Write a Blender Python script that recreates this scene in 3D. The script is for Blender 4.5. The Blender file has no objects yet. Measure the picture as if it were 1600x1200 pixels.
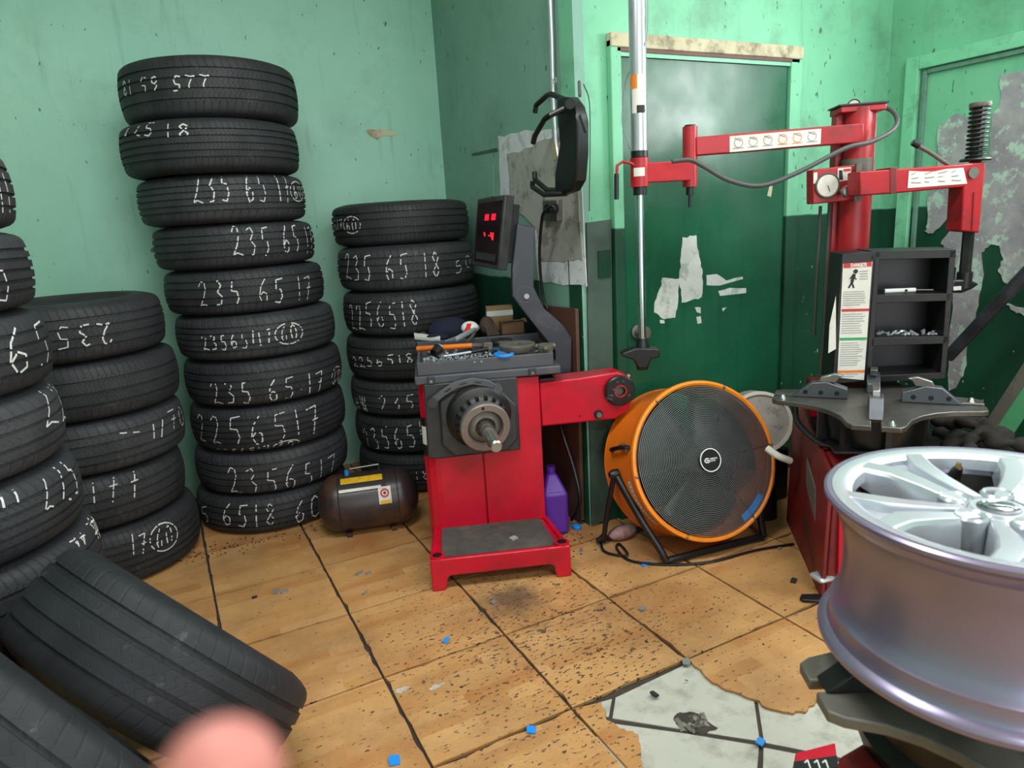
import bpy, math, random
from mathutils import Vector, Matrix, Euler
random.seed(7)
sc = bpy.context.scene
COL = sc.collection
R = math.radians
# ------------------------------------------------------------------ camera
H = 1.352
PITCH, ROLL, YAW = R(13.402), R(-3.442), R(26.621)
FPX = 1080.0
def _axes():
    f = Vector((0, math.cos(PITCH), -math.sin(PITCH)))
    x = Vector((1, 0, 0)); up = Vector((0, math.sin(PITCH), math.cos(PITCH)))
    c, s = math.cos(ROLL), math.sin(ROLL)
    X = c * x + s * up; U = -s * x + c * up
    m = Matrix.Rotation(-YAW, 3, 'Z')
    return m @ X, m @ U, m @ f
CX, CU, CF = _axes()
CAM = Vector((0, 0, H))
cd = bpy.data.cameras.new('camera'); cam = bpy.data.objects.new('camera', cd); COL.objects.link(cam)
cm = Matrix((CX, CU, -CF)).transposed().to_4x4(); cm.translation = CAM
cam.matrix_world = cm
cd.sensor_width = 36; cd.lens = 36 * FPX / 1600; cd.clip_start = 0.01
cd.dof.use_dof = True; cd.dof.focus_distance = 2.7; cd.dof.aperture_fstop = 5.5
sc.camera = cam
# ------------------------------------------------------------------ light
sc.view_settings.view_transform = 'Standard'; sc.view_settings.look = 'None'
sc.view_settings.gamma = 1.0; sc.view_settings.use_curve_mapping = False
sc.view_settings.exposure = -0.08
w = bpy.data.worlds.new('world'); sc.world = w; w.use_nodes = True
w.node_tree.nodes['Background'].inputs[0].default_value = (0.80, 0.92, 1.0, 1)
w.node_tree.nodes['Background'].inputs[1].default_value = 1.2
def area(name, loc, rot, sx, sy, power, col):
    l = bpy.data.lights.new(name, 'AREA'); l.shape = 'RECTANGLE'; l.size = sx; l.size_y = sy; l.energy = power; l.color = col
    o = bpy.data.objects.new(name, l); COL.objects.link(o); o.location = loc; o.rotation_euler = rot; return o
# added area light for brightness, standing in an invented doorway behind the photographer
area('added_doorway_light', (0.4, -3.6, 1.75), (R(90), 0, 0), 4.6, 2.9, 94, (0.97, 0.98, 1.0))
# added ceiling area lights, invented for brightness (unseen fixtures are built below)
ADDED_TUBES = [(0.2, 1.2), (2.3, 0.7), (0.8, -1.4)]
for i, (x, y) in enumerate(ADDED_TUBES):
    area('added_tube_light', (x, y, 3.04), (0, 0, 0), 1.3, 0.22, (52, 32, 52)[i], (0.97, 1.0, 0.99))

# added area light for the door sheen, at an invented, unseen right-wall window
area('added_sheen_light', (3.33, .95, 2.05), (R(90), 0, R(90)), 1.0, .75, 38, (0.96, 0.99, 1.0))
# ------------------------------------------------------------------ pixel helpers (points on real planes)
def ray(px, py): return CX * ((px - 800) / FPX) - CU * ((py - 600) / FPX) + CF
def onZ(px, py, z=0): d = ray(px, py); return CAM + d * ((z - H) / d.z)
def onX(px, py, x): d = ray(px, py); return CAM + d * (x / d.x)
def onY(px, py, y): d = ray(px, py); return CAM + d * (y / d.y)
def onP(px, py, p0, n): d = ray(px, py); return CAM + d * ((Vector(p0) - CAM).dot(n) / d.dot(n))
def dep(px, py, t): return CAM + ray(px, py) * t

# ------------------------------------------------------------------ materials
def C(h):
    h = h.lstrip('#'); o = []
    for i in (0, 2, 4):
        v = int(h[i:i+2], 16) / 255
        o.append(v / 12.92 if v <= .04045 else ((v + .055) / 1.055) ** 2.4)
    return (*o, 1)
class NT:
    def __init__(s, name):
        s.m = bpy.data.materials.new(name); s.m.use_nodes = True; s.t = s.m.node_tree
        s.b = s.t.nodes['Principled BSDF']; s.L = s.t.links
    def n(s, typ, **kw):
        x = s.t.nodes.new(typ)
        for k, v in kw.items():
            if k.startswith('i_'):
                key = k[2:]; x.inputs[int(key) if key.isdigit() else key].default_value = v
            else: setattr(x, k, v)
        return x
    def l(s, a, b): s.L.new(a, b)
    def coord(s, kind='Object'):
        if kind == 'Position': return s.n('ShaderNodeNewGeometry').outputs['Position']
        return s.n('ShaderNodeTexCoord').outputs[kind]
    def noise(s, vec, scale, detail=4, rough=.55, stretch=None):
        if stretch is not None:
            mp = s.n('ShaderNodeMapping'); mp.inputs['Scale'].default_value = stretch; s.l(vec, mp.inputs[0]); vec = mp.outputs[0]
        x = s.n('ShaderNodeTexNoise'); x.inputs['Scale'].default_value = scale; x.inputs['Detail'].default_value = detail
        x.inputs['Roughness'].default_value = rough; s.l(vec, x.inputs['Vector']); return x.outputs['Fac']
    def ramp(s, fac, lo, hi):
        x = s.n('ShaderNodeMapRange'); x.inputs[1].default_value = lo; x.inputs[2].default_value = hi
        s.l(fac, x.inputs[0]); return x.outputs[0]
    def math(s, op, a, b=None, clamp=False):
        x = s.n('ShaderNodeMath', operation=op); x.use_clamp = clamp
        for i, q in enumerate((a, b)):
            if q is None: continue
            if isinstance(q, (int, float)): x.inputs[i].default_value = q
            else: s.l(q, x.inputs[i])
        return x.outputs[0]
    def mix(s, fac, a, b):
        x = s.n('ShaderNodeMix', data_type='RGBA')
        for sock, q in ((x.inputs[0], fac), (x.inputs[6], a), (x.inputs[7], b)):
            if isinstance(q, (int, float)): sock.default_value = q
            elif isinstance(q, tuple): sock.default_value = q
            else: s.l(q, sock)
        return x.outputs[2]
    def sep(s, vec):
        x = s.n('ShaderNodeSeparateXYZ'); s.l(vec, x.inputs[0]); return x.outputs
    def bump(s, h, strength=.3, dist=.002):
        x = s.n('ShaderNodeBump'); x.inputs['Strength'].default_value = strength; x.inputs['Distance'].default_value = dist
        s.l(h, x.inputs['Height']); s.l(x.outputs[0], s.b.inputs['Normal'])
    def fin(s, col, rough=.5, metal=0, spec=.5, coat=0):
        for sock, q in ((s.b.inputs['Base Color'], col), (s.b.inputs['Roughness'], rough)):
            if isinstance(q, (int, float, tuple)): sock.default_value = q
            else: s.l(q, sock)
        s.b.inputs['Metallic'].default_value = metal; s.b.inputs['Specular IOR Level'].default_value = spec
        s.b.inputs['Coat Weight'].default_value = coat
        return s.m
def mat(name, col, rough=.5, metal=0, var=.25, scale=6, dirt=None, damt=.6, dscale=9, spec=.5, bump=0, bscale=150, coat=0):
    t = NT(name); c = C(col) if isinstance(col, str) else col; v = t.coord()
    dark = (c[0]*(1-var), c[1]*(1-var), c[2]*(1-var), 1)
    out = t.mix(t.ramp(t.noise(v, scale), .3, .7), c, dark)
    ro = rough
    if dirt:
        f = t.math('MULTIPLY', t.ramp(t.noise(v, dscale, 6, .65), .5, .72), damt)
        out = t.mix(f, out, C(dirt)); ro = t.math('ADD', t.math('MULTIPLY', f, .3), rough)
    if bump: t.bump(t.noise(v, bscale, 3), bump)
    return t.fin(out, ro, metal, spec, coat)

M = {}
M['red'] = mat('red_enamel', '#c8082a', .32, var=.12, scale=4, dirt='#3a1414', damt=.35, dscale=7, coat=.15)
M['red_old'] = mat('worn_red_enamel', '#b21a25', .38, var=.3, scale=5, dirt='#3a1818', damt=.75, dscale=9)
M['red_dark'] = mat('grimy_red_enamel', '#7d1a1c', .5, var=.35, scale=5, dirt='#241414', damt=.8, dscale=5)
M['dusty_red'] = mat('dusty_red_top', '#a83238', .6, var=.3, scale=12, dirt='#5b4038', damt=.6, dscale=20)
M['plastic'] = mat('charcoal_plastic', '#2e2f33', .45, var=.18, dirt='#5a564e', damt=.35)
M['tray'] = mat('grey_tray_plastic', '#484950', .42, var=.15, dirt='#6f6a60', damt=.35)
M['post'] = mat('slate_grey_enamel', '#2c2e37', .4, var=.15, dirt='#6d6b70', damt=.3)
M['black'] = mat('black_plastic', '#141416', .38, var=.2)
M['black_metal'] = mat('black_metal', '#1b1b1d', .42, metal=.2, var=.3, dirt='#4a453f', damt=.35)
M['steel'] = mat('worn_steel', '#9c9a97', .32, metal=.85, var=.25, scale=15, dirt='#4a453e', damt=.45)
M['chrome'] = mat('chrome', '#d8dbe2', .14, metal=1, var=.06)
M['alu'] = mat('aluminium_tube', '#c3c5cb', .3, metal=.75, var=.12, dirt='#7a7a7c', damt=.35)
M['iron'] = mat('dull_cast_iron', '#77736b', .55, metal=.45, var=.3, dirt='#3b342c', damt=.6)
M['flange'] = mat('rusty_flange_steel', '#8d817c', .45, metal=.5, var=.2, dirt='#5a4032', damt=.5, dscale=18)
M['mat'] = mat('gritty_rubber_mat', '#4a4844', .9, var=.3, scale=30, dirt='#6b6255', damt=.5, dscale=12, bump=.3, bscale=400)
M['orange'] = mat('orange_enamel', '#e8761a', .36, var=.12, dirt='#5a3014', damt=.5, dscale=5)
M['orange_rim'] = mat('orange_rim_enamel', '#f58a1e', .34, var=.08, dirt='#8a4a14', damt=.25)
M['blue'] = mat('blue_tape', '#1f86dc', .5, var=.1)
M['purple'] = mat('purple_plastic', '#5a2a9c', .35, var=.2, dirt='#2a1a3a', damt=.4)
M['card'] = mat('brown_cardboard', '#a98561', .8, var=.15, dirt='#6e5238', damt=.35)
M['card2'] = mat('dark_cardboard', '#8a6650', .85, var=.2, dirt='#5a4232', damt=.4)
M['white'] = mat('white_paper', '#e6e6e2', .6, var=.06)
M['label'] = mat('soiled_white_label', '#dcd9cf', .55, var=.08, dirt='#8f8672', damt=.4, dscale=14)
M['ink'] = mat('black_print', '#1a1a1c', .6, var=.1)
M['greyink'] = mat('grey_print', '#8b8b8d', .6, var=.1)
M['redink'] = mat('red_print', '#c02a2c', .5, var=.1)
M['greenink'] = mat('green_print', '#2f9a5c', .5, var=.1)
M['orangeink'] = mat('orange_print', '#e07a24', .5, var=.1)
M['yellow'] = mat('yellow_print', '#e2b21a', .5, var=.15, dirt='#3a3010', damt=.5, dscale=40)
M['chalk'] = mat('chalk_marker', '#d8d8d6', .9, var=.3, scale=120)
M['navy'] = mat('navy_cloth', '#141a33', .9, var=.3, bump=.3)
M['redcloth'] = mat('red_cloth', '#e02a1e', .8, var=.1)
M['brownboard'] = mat('brown_board', '#5e3a2c', .7, var=.3, dirt='#3a2620', damt=.5)
M['tank'] = mat('brown_tank_paint', '#33282a', .35, var=.25, dirt='#7a4c18', damt=.5, dscale=6)
M['hose'] = mat('grey_rubber_hose', '#4a4c4b', .55, var=.15)
M['tan'] = mat('tan_leather_glove', '#4e3d33', .85, var=.3)
M['bright'] = mat('bright_aluminium', '#c9cdd6', .3, metal=.55, var=.1)
M['skin'] = mat('skin', '#c47a70', .5, var=.1)
M['nail'] = mat('nail', '#e9b4ac', .3, var=.05)
M['rubberbits'] = mat('rubber_crumbs', '#2a2a2c', .8, var=.4)
M['weight2'] = mat('chalky_powder', '#c2b8a8', .9, var=.4, scale=60)
M['weight'] = mat('grey_lead', '#8f9296', .45, metal=.3, var=.3)
M['darkgreen'] = mat('dark_green_paint', '#123f2b', .35, var=.25, dirt='#0a1c14', damt=.5)
M['greenpaint'] = mat('green_painted_metal', '#4f9a6c', .45, var=.15, dirt='#3a5a48', damt=.4)
M['hubtext'] = M['white']
def emis(name, col, s):
    t = NT(name); t.fin(C(col), .5); t.b.inputs['Emission Color'].default_value = C(col); t.b.inputs['Emission Strength'].default_value = s; return t.m
M['led'] = emis('red_led', '#ff1430', 1.3)
M['added_tubeglow'] = emis('added_tube_glow', '#ffffff', 3)  # emission of the added, unseen ceiling tubes
def screen_mat():
    return mat('dark_screen', '#1c1214', .16, var=.1)
M['screen'] = screen_mat()

def tyre_mat(name, nsipe, tone, bs=.85):
    t = NT(name); v = t.coord(); x, y, z = t.sep(v)
    ang = t.math('ARCTAN2', y, x)
    az = t.math('ABSOLUTE', z)
    wv = t.math('SINE', t.math('ADD', t.math('MULTIPLY', ang, float(nsipe)), t.math('MULTIPLY', az, 60.0)))
    cut = t.ramp(wv, .80, .95)
    sh = t.math('MULTIPLY', cut, t.ramp(az, .052, .056))
    wv2 = t.math('SINE', t.math('ADD', t.math('MULTIPLY', ang, float(nsipe * 1.5)), t.math('MULTIPLY', t.math('SINE', t.math('MULTIPLY', z, 300.0)), 1.5)))
    ce = t.math('MULTIPLY', t.ramp(wv2, .85, .97), t.ramp(az, .056, .05))
    ce = t.math('MULTIPLY', ce, .55)
    rr = t.math('SQRT', t.math('ADD', t.math('MULTIPLY', x, x), t.math('MULTIPLY', y, y)))
    onT = t.ramp(rr, .318, .325)
    h = t.math('MULTIPLY', t.math('ADD', sh, ce), onT)
    h = t.math('SUBTRACT', t.math('MULTIPLY', t.noise(v, 60, 4), .25), h)
    t.bump(h, bs, .004)
    c = C(tone); a = t.mix(t.ramp(t.noise(v, 9, 5), .35, .7), c, (c[0]*1.9, c[1]*1.85, c[2]*1.8, 1))
    scuff = t.ramp(t.noise(v, 25, 6, .7), .62, .75)
    a = t.mix(t.math('MULTIPLY', scuff, .35), a, C('#6e6c6a'))
    return t.fin(a, t.math('ADD', t.math('MULTIPLY', t.noise(v, 14), .3), .5), 0, .4)
TM = [tyre_mat('tyre_rubber_plain', 76, '#222326'), tyre_mat('tyre_rubber_fine', 96, '#202124'), tyre_mat('tyre_rubber_grey', 64, '#292a2d')]
for m_ in TM: m_.node_tree.nodes['Principled BSDF'].inputs['Specular IOR Level'].default_value = .45

def wall_mat(name, top, low=None, zline=1.3, zamp=.05, streak=.3, mask=None, topvar='#7fae98'):
    t = NT(name); v = t.coord('Position'); x, y, z = t.sep(v)
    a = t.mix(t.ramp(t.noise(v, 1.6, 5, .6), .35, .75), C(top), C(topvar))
    a = t.mix(t.math('MULTIPLY', t.ramp(t.noise(v, 3.0, 6, .7), .52, .75), streak), a, C('#56705f'))
    # vertical runs of grime
    a = t.mix(t.math('MULTIPLY', t.ramp(t.noise(v, 5, 5, .6, (4, 4, .35)), .6, .8), .35), a, C('#4e6a5a'))
    # small scuffs and chips
    a = t.mix(t.math('MULTIPLY', t.ramp(t.noise(v, 38, 3, .5, (1, 1, .45)), .685, .72), .8), a, C('#33473d'))
    if low:
        b = t.mix(t.ramp(t.noise(v, 2.2, 5, .6), .35, .7), C(low), C('#10382a'))
        b = t.mix(t.math('MULTIPLY', t.ramp(t.noise(v, 6, 5, .6, (4, 4, .3)), .58, .78), .5), b, C('#1c2622'))
        b = t.mix(t.ramp(t.noise(v, 40, 3, .5, (1, 1, .6)), .725, .75), b, C('#a8c2ae'))
        e = t.math('ADD', z, t.math('MULTIPLY', t.math('SUBTRACT', t.noise(v, 4, 5, .6, (1, 1, .3)), .5), zamp))
        f = t.ramp(e, zline + .004, zline - .004)
        if mask: f = t.math('MULTIPLY', f, t.ramp((x, y)[mask[0]], mask[1], mask[2]))
        a = t.mix(f, a, b)
    t.bump(t.noise(v, 30, 5, .6), .25, .004)
    return t.fin(a, .5, 0, .45)
M['wallL'] = wall_mat('mint_wall_paint', '#9fd2bb', topvar='#8fc8b0', streak=.25)
M['wallR'] = wall_mat('grey_green_wall_paint', '#7fa898', '#1f4a3a', 1.07, .04, .45, (1, 2.75, 2.8), topvar='#6f9c8b')  # greyer, darker green paint variant for the return wall
M['wallD'] = wall_mat('bright_green_wall_paint', '#7cc49e', '#174d35', 1.29, .03, .6, topvar='#68ad8b')
M['door'] = None
def door_mat():
    t = NT('green_door_gloss'); v = t.coord('Position'); x, y, z = t.sep(v)
    a = t.mix(t.ramp(t.noise(v, 2.5, 5), .35, .7), C('#1d5f42'), C('#164c35'))
    a = t.mix(t.math('MULTIPLY', t.ramp(t.noise(v, 5, 5, .6, (5, 5, .3)), .55, .8), .5), a, C('#0d2e21'))
    a = t.mix(t.ramp(t.noise(v, 30, 3, .5, (1, 1, .6)), .74, .76), a, C('#9fc0a6'))
    t.bump(t.noise(v, 8, 4), .08, .01)
    return t.fin(a, t.ramp(t.noise(v, 3), .0, 1.6), 0, .5)
M['door'] = door_mat()
M['trimgreen'] = mat('mint_trim_paint', '#84d2a8', .45, var=.12, dirt='#4f6f5e', damt=.5, dscale=14)
M['stripgreen'] = mat('grey_green_strip', '#6a9482', .5, var=.25, dirt='#4b5650', damt=.6, dscale=14)
M['trimbare'] = mat('bare_stained_trim', '#c9bfa0', .7, var=.2, dirt='#4e3b2c', damt=.8, dscale=12)
M['trimbrown'] = mat('brown_trim_edge', '#6e4a42', .6, var=.3)
def plaster(name, a, b, d, dm=.7):
    t = NT(name); v = t.coord('Position')
    c = t.mix(t.ramp(t.noise(v, 6, 6, .7), .35, .68), C(a), C(b))
    c = t.mix(t.math('MULTIPLY', t.ramp(t.noise(v, 14, 6, .7), .52, .6), dm), c, C(d))
    t.bump(t.noise(v, 40, 6, .7), .4, .006); return t.fin(c, .85)
M['plasterW'] = plaster('white_filler', '#e2e4ea', '#c8cad0', '#aaa9aa')
M['plasterG'] = plaster('grey_cement', '#a09d98', '#b2aea6', '#77716a')
M['peel'] = plaster('bare_peeled_plaster', '#a9a6aa', '#87838a', '#b4d0c0', .9)
M['peelW'] = plaster('bare_white_patch', '#d2d6d0', '#b8beb6', '#93a097')
M['paneldark'] = mat('weathered_green_panel', '#485c53', .55, var=.35, scale=5, dirt='#2f3c36', damt=.7, dscale=5)
M['ceil'] = mat('ceiling_paint', '#d2d8d2', .8, var=.1)

def tile_mat():
    t = NT('wood_print_tile'); v = t.coord('Position'); x, y, z = t.sep(v)
    oi = t.n('ShaderNodeObjectInfo').outputs['Random']
    off = t.n('ShaderNodeCombineXYZ'); t.l(t.math('MULTIPLY', oi, 37.0), off.inputs[0]); t.l(t.math('MULTIPLY', oi, 11.0), off.inputs[1])
    va = t.n('ShaderNodeVectorMath', operation='ADD'); t.l(v, va.inputs[0]); t.l(off.outputs[0], va.inputs[1]); v2 = va.outputs[0]
    br = t.n('ShaderNodeTexBrick'); br.offset = .37; t.l(v2, br.inputs['Vector'])
    br.inputs['Scale'].default_value = 1; br.inputs['Brick Width'].default_value = .31; br.inputs['Row Height'].default_value = .052
    br.inputs['Mortar Size'].default_value = 0.0; br.inputs['Color1'].default_value = (0, 0, 0, 1); br.inputs['Color2'].default_value = (1, 1, 1, 1)
    a = t.mix(br.outputs['Color'], C('#c89b66'), C('#ab7440'))
    a = t.mix(t.ramp(t.noise(v2, 3.2, 5, .6, (1, 4, 1)), .35, .7), a, C('#bf925c'))
    a = t.mix(t.math('MULTIPLY', t.ramp(t.noise(v2, 2.2, 4), .5, .72), .7), a, C('#9c5f31'))
    g = t.noise(v2, 26, 5, .65, (1, 12, 1))
    a = t.mix(t.math('MULTIPLY', t.ramp(g, .5, .72), .45), a, C('#a4693a'))
    # grime and wear with shapes of their own
    dens = t.ramp(t.noise(v, 1.7, 4, .6), .35, .75)
    # heavier wear around the machine's work area
    dx = t.math('SUBTRACT', x, 1.02); dy = t.math('SUBTRACT', y, 1.75)
    dd = t.math('SQRT', t.math('ADD', t.math('MULTIPLY', dx, dx), t.math('MULTIPLY', dy, dy)))
    near = t.ramp(dd, 1.0, .15)
    dens = t.math('ADD', t.math('MULTIPLY', dens, .35), t.math('MULTIPLY', near, .75), True)
    fl = t.noise(v, 70, 3, .6, (.62, 1.35, 1))
    thr = t.math('SUBTRACT', .685, t.math('MULTIPLY', dens, .115))
    fleck = t.ramp(t.math('SUBTRACT', fl, thr), 0, .012)
    a = t.mix(t.math('MULTIPLY', fleck, .93), a, C('#2c2a2b'))
    big = t.noise(v, 21, 4, .65)
    bm_ = t.ramp(t.math('SUBTRACT', big, t.math('SUBTRACT', .745, t.math('MULTIPLY', near, .125))), 0, .012)
    a = t.mix(t.math('MULTIPLY', bm_, .9), a, C('#2b292b'))
    gr = t.math('MULTIPLY', t.ramp(t.noise(v, 2.6, 6, .65), .44, .72), .6)
    a = t.mix(gr, a, C('#7a5a3e'))
    # oily patch in front of the balancer
    dx = t.math('SUBTRACT', x, .98); dy = t.math('SUBTRACT', y, 2.06)
    dd = t.math('SQRT', t.math('ADD', t.math('MULTIPLY', dx, dx), t.math('MULTIPLY', dy, dy)))
    st = t.math('MULTIPLY', t.ramp(t.math('ADD', dd, t.math('MULTIPLY', t.noise(v, 16, 5, .7), .22)), .27, .15), .75)
    a = t.mix(st, a, C('#3e3630'))
    t.bump(t.math('SUBTRACT', t.noise(v2, 40, 4), t.math('MULTIPLY', fleck, .6)), .18, .002)
    return t.fin(a, t.ramp(t.noise(v, 7, 5), -.35, 1.2), 0, .42)
M['tile'] = tile_mat()
M['grout'] = mat('dark_grout', '#443b34', .9, var=.4, scale=20)
M['wtile'] = mat('old_white_tile', '#bdbbb0', .55, var=.1, dirt='#7f7a70', damt=.6, dscale=16)

# ------------------------------------------------------------------ mesh helpers
def frame(axis):
    a = Vector(axis).normalized(); h = Vector((0, 0, 1)) if abs(a.z) < .9 else Vector((1, 0, 0))
    u = h.cross(a).normalized(); return u, a.cross(u), a
class MB:
    def __init__(s): s.v = []; s.f = []
    def add(s, vs, fs):
        b = len(s.v); s.v += [tuple(q) for q in vs]; s.f += [tuple(b + i for i in q) for q in fs]; return s
    def box(s, x0, x1, y0, y1, z0, z1, m=None):
        vs = [Vector((x, y, z)) for z in (z0, z1) for y in (y0, y1) for x in (x0, x1)]
        if m: vs = [m @ q for q in vs]
        return s.add(vs, [(0, 2, 3, 1), (4, 5, 7, 6), (0, 1, 5, 4), (2, 6, 7, 3), (0, 4, 6, 2), (1, 3, 7, 5)])
    def hexa(s, bot, top):
        return s.add(list(bot) + list(top), [(3, 2, 1, 0), (4, 5, 6, 7), (0, 1, 5, 4), (1, 2, 6, 5), (2, 3, 7, 6), (3, 0, 4, 7)])
    def cyl(s, p0, p1, r, r2=None, n=16):
        p0, p1 = Vector(p0), Vector(p1); r2 = r if r2 is None else r2
        u, w_, a = frame(p1 - p0); vs = []
        for p, q in ((p0, r), (p1, r2)):
            for i in range(n):
                t = 2 * math.pi * i / n; vs.append(p + (u * math.cos(t) + w_ * math.sin(t)) * q)
        fs = [(i, (i + 1) % n, n + (i + 1) % n, n + i) for i in range(n)]
        fs += [tuple(range(n - 1, -1, -1)), tuple(range(n, 2 * n))]
        return s.add(vs, fs)
    def tube(s, path, r, n=8, closed=False, res=0):
        P = [Vector(p) for p in path]
        if res:
            Q = []; m = len(P)
            for i in range(m if closed else m - 1):
                a, b = P[i], P[(i + 1) % m]
                p0 = P[i - 1] if (i > 0 or closed) else a * 2 - b
                p3 = P[(i + 2) % m] if (i + 2 < m or closed) else b * 2 - a
                for k in range(res):
                    t = k / res
                    Q.append(.5 * ((2 * a) + (b - p0) * t + (2 * p0 - 5 * a + 4 * b - p3) * t * t + (3 * a - p0 - 3 * b + p3) * t ** 3))
            if not closed: Q.append(P[-1])
            P = Q
        m = len(P); vs = []; prev = None
        for i in range(m):
            if closed: d = P[(i + 1) % m] - P[i - 1]
            else: d = P[min(i + 1, m - 1)] - P[max(i - 1, 0)]
            d = d.normalized() if d.length > 1e-9 else Vector((0, 0, 1))
            if prev is None: u, w_, a = frame(d)
            else: u = (prev - d * prev.dot(d)).normalized(); w_ = d.cross(u)
            prev = u
            rr = r[i] if isinstance(r, list) else r
            for k in range(n):
                t = 2 * math.pi * k / n; vs.append(P[i] + (u * math.cos(t) + w_ * math.sin(t)) * rr)
        fs = []
        for i in range(m if closed else m - 1):
            j = (i + 1) % m
            for k in range(n): fs.append((i * n + k, i * n + (k + 1) % n, j * n + (k + 1) % n, j * n + k))
        if not closed: fs += [tuple(range(n - 1, -1, -1)), tuple((m - 1) * n + k for k in range(n))]
        return s.add(vs, fs)
    def lathe(s, prof, n=32, o=(0, 0, 0), axis=(0, 0, 1), closed=False, cap=False, a0=0, a1=2 * math.pi):
        o = Vector(o); u, w_, a = frame(axis); m = len(prof); vs = []; full = abs(a1 - a0 - 2 * math.pi) < 1e-6
        N = n if full else n + 1
        for i in range(N):
            t = a0 + (a1 - a0) * i / n; d = u * math.cos(t) + w_ * math.sin(t)
            for r_, z_ in prof: vs.append(o + d * r_ + a * z_)
        fs = []
        for i in range(n):
            j = (i + 1) % N
            for k in range(m if closed else m - 1):
                q = (k + 1) % m; fs.append((i * m + k, j * m + k, j * m + q, i * m + q))
        if cap and full:
            fs.append(tuple(i * m for i in range(n - 1, -1, -1))); fs.append(tuple(i * m + m - 1 for i in range(n)))
        return s.add(vs, fs)
    def prism(s, poly, off):
        off = Vector(off); P = [Vector(p) for p in poly]; n = len(P)
        nn = Vector((0, 0, 0))
        for i in range(n): nn += P[i].cross(P[(i + 1) % n])
        if nn.dot(off) > 0: P.reverse()
        return s.add(P + [p + off for p in P], [tuple(range(n)), tuple(range(2 * n - 1, n - 1, -1))] + [((i + 1) % n, i, n + i, n + (i + 1) % n) for i in range(n)])
    def ball(s, c, rx, ry=None, rz=None, n=12, m=8, rot=None):
        c = Vector(c); ry = ry or rx; rz = rz or rx; vs = []; fs = []
        for j in range(m + 1):
            p = math.pi * j / m
            for i in range(n):
                t = 2 * math.pi * i / n; d = Vector((rx * math.sin(p) * math.cos(t), ry * math.sin(p) * math.sin(t), rz * math.cos(p)))
                if rot: d = rot @ d
                vs.append(c + d)
        for j in range(m):
            for i in range(n): fs.append((j * n + i, (j + 1) * n + i, (j + 1) * n + (i + 1) % n, j * n + (i + 1) % n))
        return s.add(vs, fs)
    def build(s, name, m, parent=None, smooth=35, bevel=0, seg=2):
        me = bpy.data.meshes.new(name); me.from_pydata(s.v, [], s.f); me.materials.append(M[m] if isinstance(m, str) else m)
        me.validate()
        if smooth:
            me.polygons.foreach_set('use_smooth', [True] * len(me.polygons)); me.set_sharp_from_angle(angle=R(smooth))
        o = bpy.data.objects.new(name, me); COL.objects.link(o)
        if parent: o.parent = parent
        if bevel:
            b = o.modifiers.new('bevel', 'BEVEL'); b.width = bevel; b.segments = seg; b.limit_method = 'ANGLE'; b.angle_limit = R(40)
            b.harden_normals = False
        return o
def tag(o, label, cat, group=None, kind=None):
    if label: o['label'] = label
    if cat: o['category'] = cat
    if group: o['group'] = group
    if kind: o['kind'] = kind
    return o
def thing(name, label, cat, loc=(0, 0, 0), rz=0, group=None):
    o = bpy.data.objects.new(name, None); COL.objects.link(o); o.location = loc; o.rotation_euler = (0, 0, rz); o.empty_display_size = .05
    o['label'] = label; o['category'] = cat
    if group: o['group'] = group
    return o
def struct(o): o['kind'] = 'structure'; return o
def local(t):
    m = t.matrix_basis.inverted(); return lambda p: m @ Vector(p)

# ------------------------------------------------------------------ stroke lettering
GL = {
 '0': [[(.5,1),(.2,.85),(.1,.5),(.2,.12),(.5,0),(.8,.15),(.9,.5),(.8,.85),(.5,1)]],
 '1': [[(.5,1),(.46,0)]],
 '2': [[(.1,.8),(.3,1),(.62,.95),(.72,.7),(.5,.35),(.1,.02),(.45,.08),(.95,0)]],
 '3': [[(.12,.9),(.5,1),(.72,.8),(.4,.55),(.78,.35),(.6,.05),(.1,.02)]],
 '4': [[(.25,1),(.12,.45),(.85,.5)],[(.72,.95),(.66,0)]],
 '5': [[(.9,1),(.3,.95),(.22,.58),(.65,.55),(.75,.25),(.5,0),(.1,.05)]],
 '6': [[(.7,1),(.3,.7),(.12,.3),(.35,.0),(.72,.1),(.75,.38),(.45,.48),(.18,.3)]],
 '7': [[(.1,.92),(.85,1),(.6,.5),(.45,0)],[(.35,.5),(.85,.54)]],
 '8': [[(.75,.85),(.45,1),(.2,.8),(.45,.55),(.78,.28),(.5,0),(.18,.22),(.5,.52),(.78,.8)]],
 '9': [[(.8,.8),(.5,1),(.2,.75),(.45,.52),(.78,.75),(.7,.3),(.5,0)]],
 '/': [[(.8,1.05),(.2,-.05)]], '.': [[(.4,.3),(.5,.32)]], '#': [[(.1,1),(.3,0),(.5,.95),(.6,0),(.9,.9)],[(0,.6),(.9,.65)],[(.1,.2),(.8,.3)]],
 '-': [[(.1,.5),(.8,.5)]], '!': [[(.5,1),(.5,.35)],[(.5,.1),(.5,.02)]],
}
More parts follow.
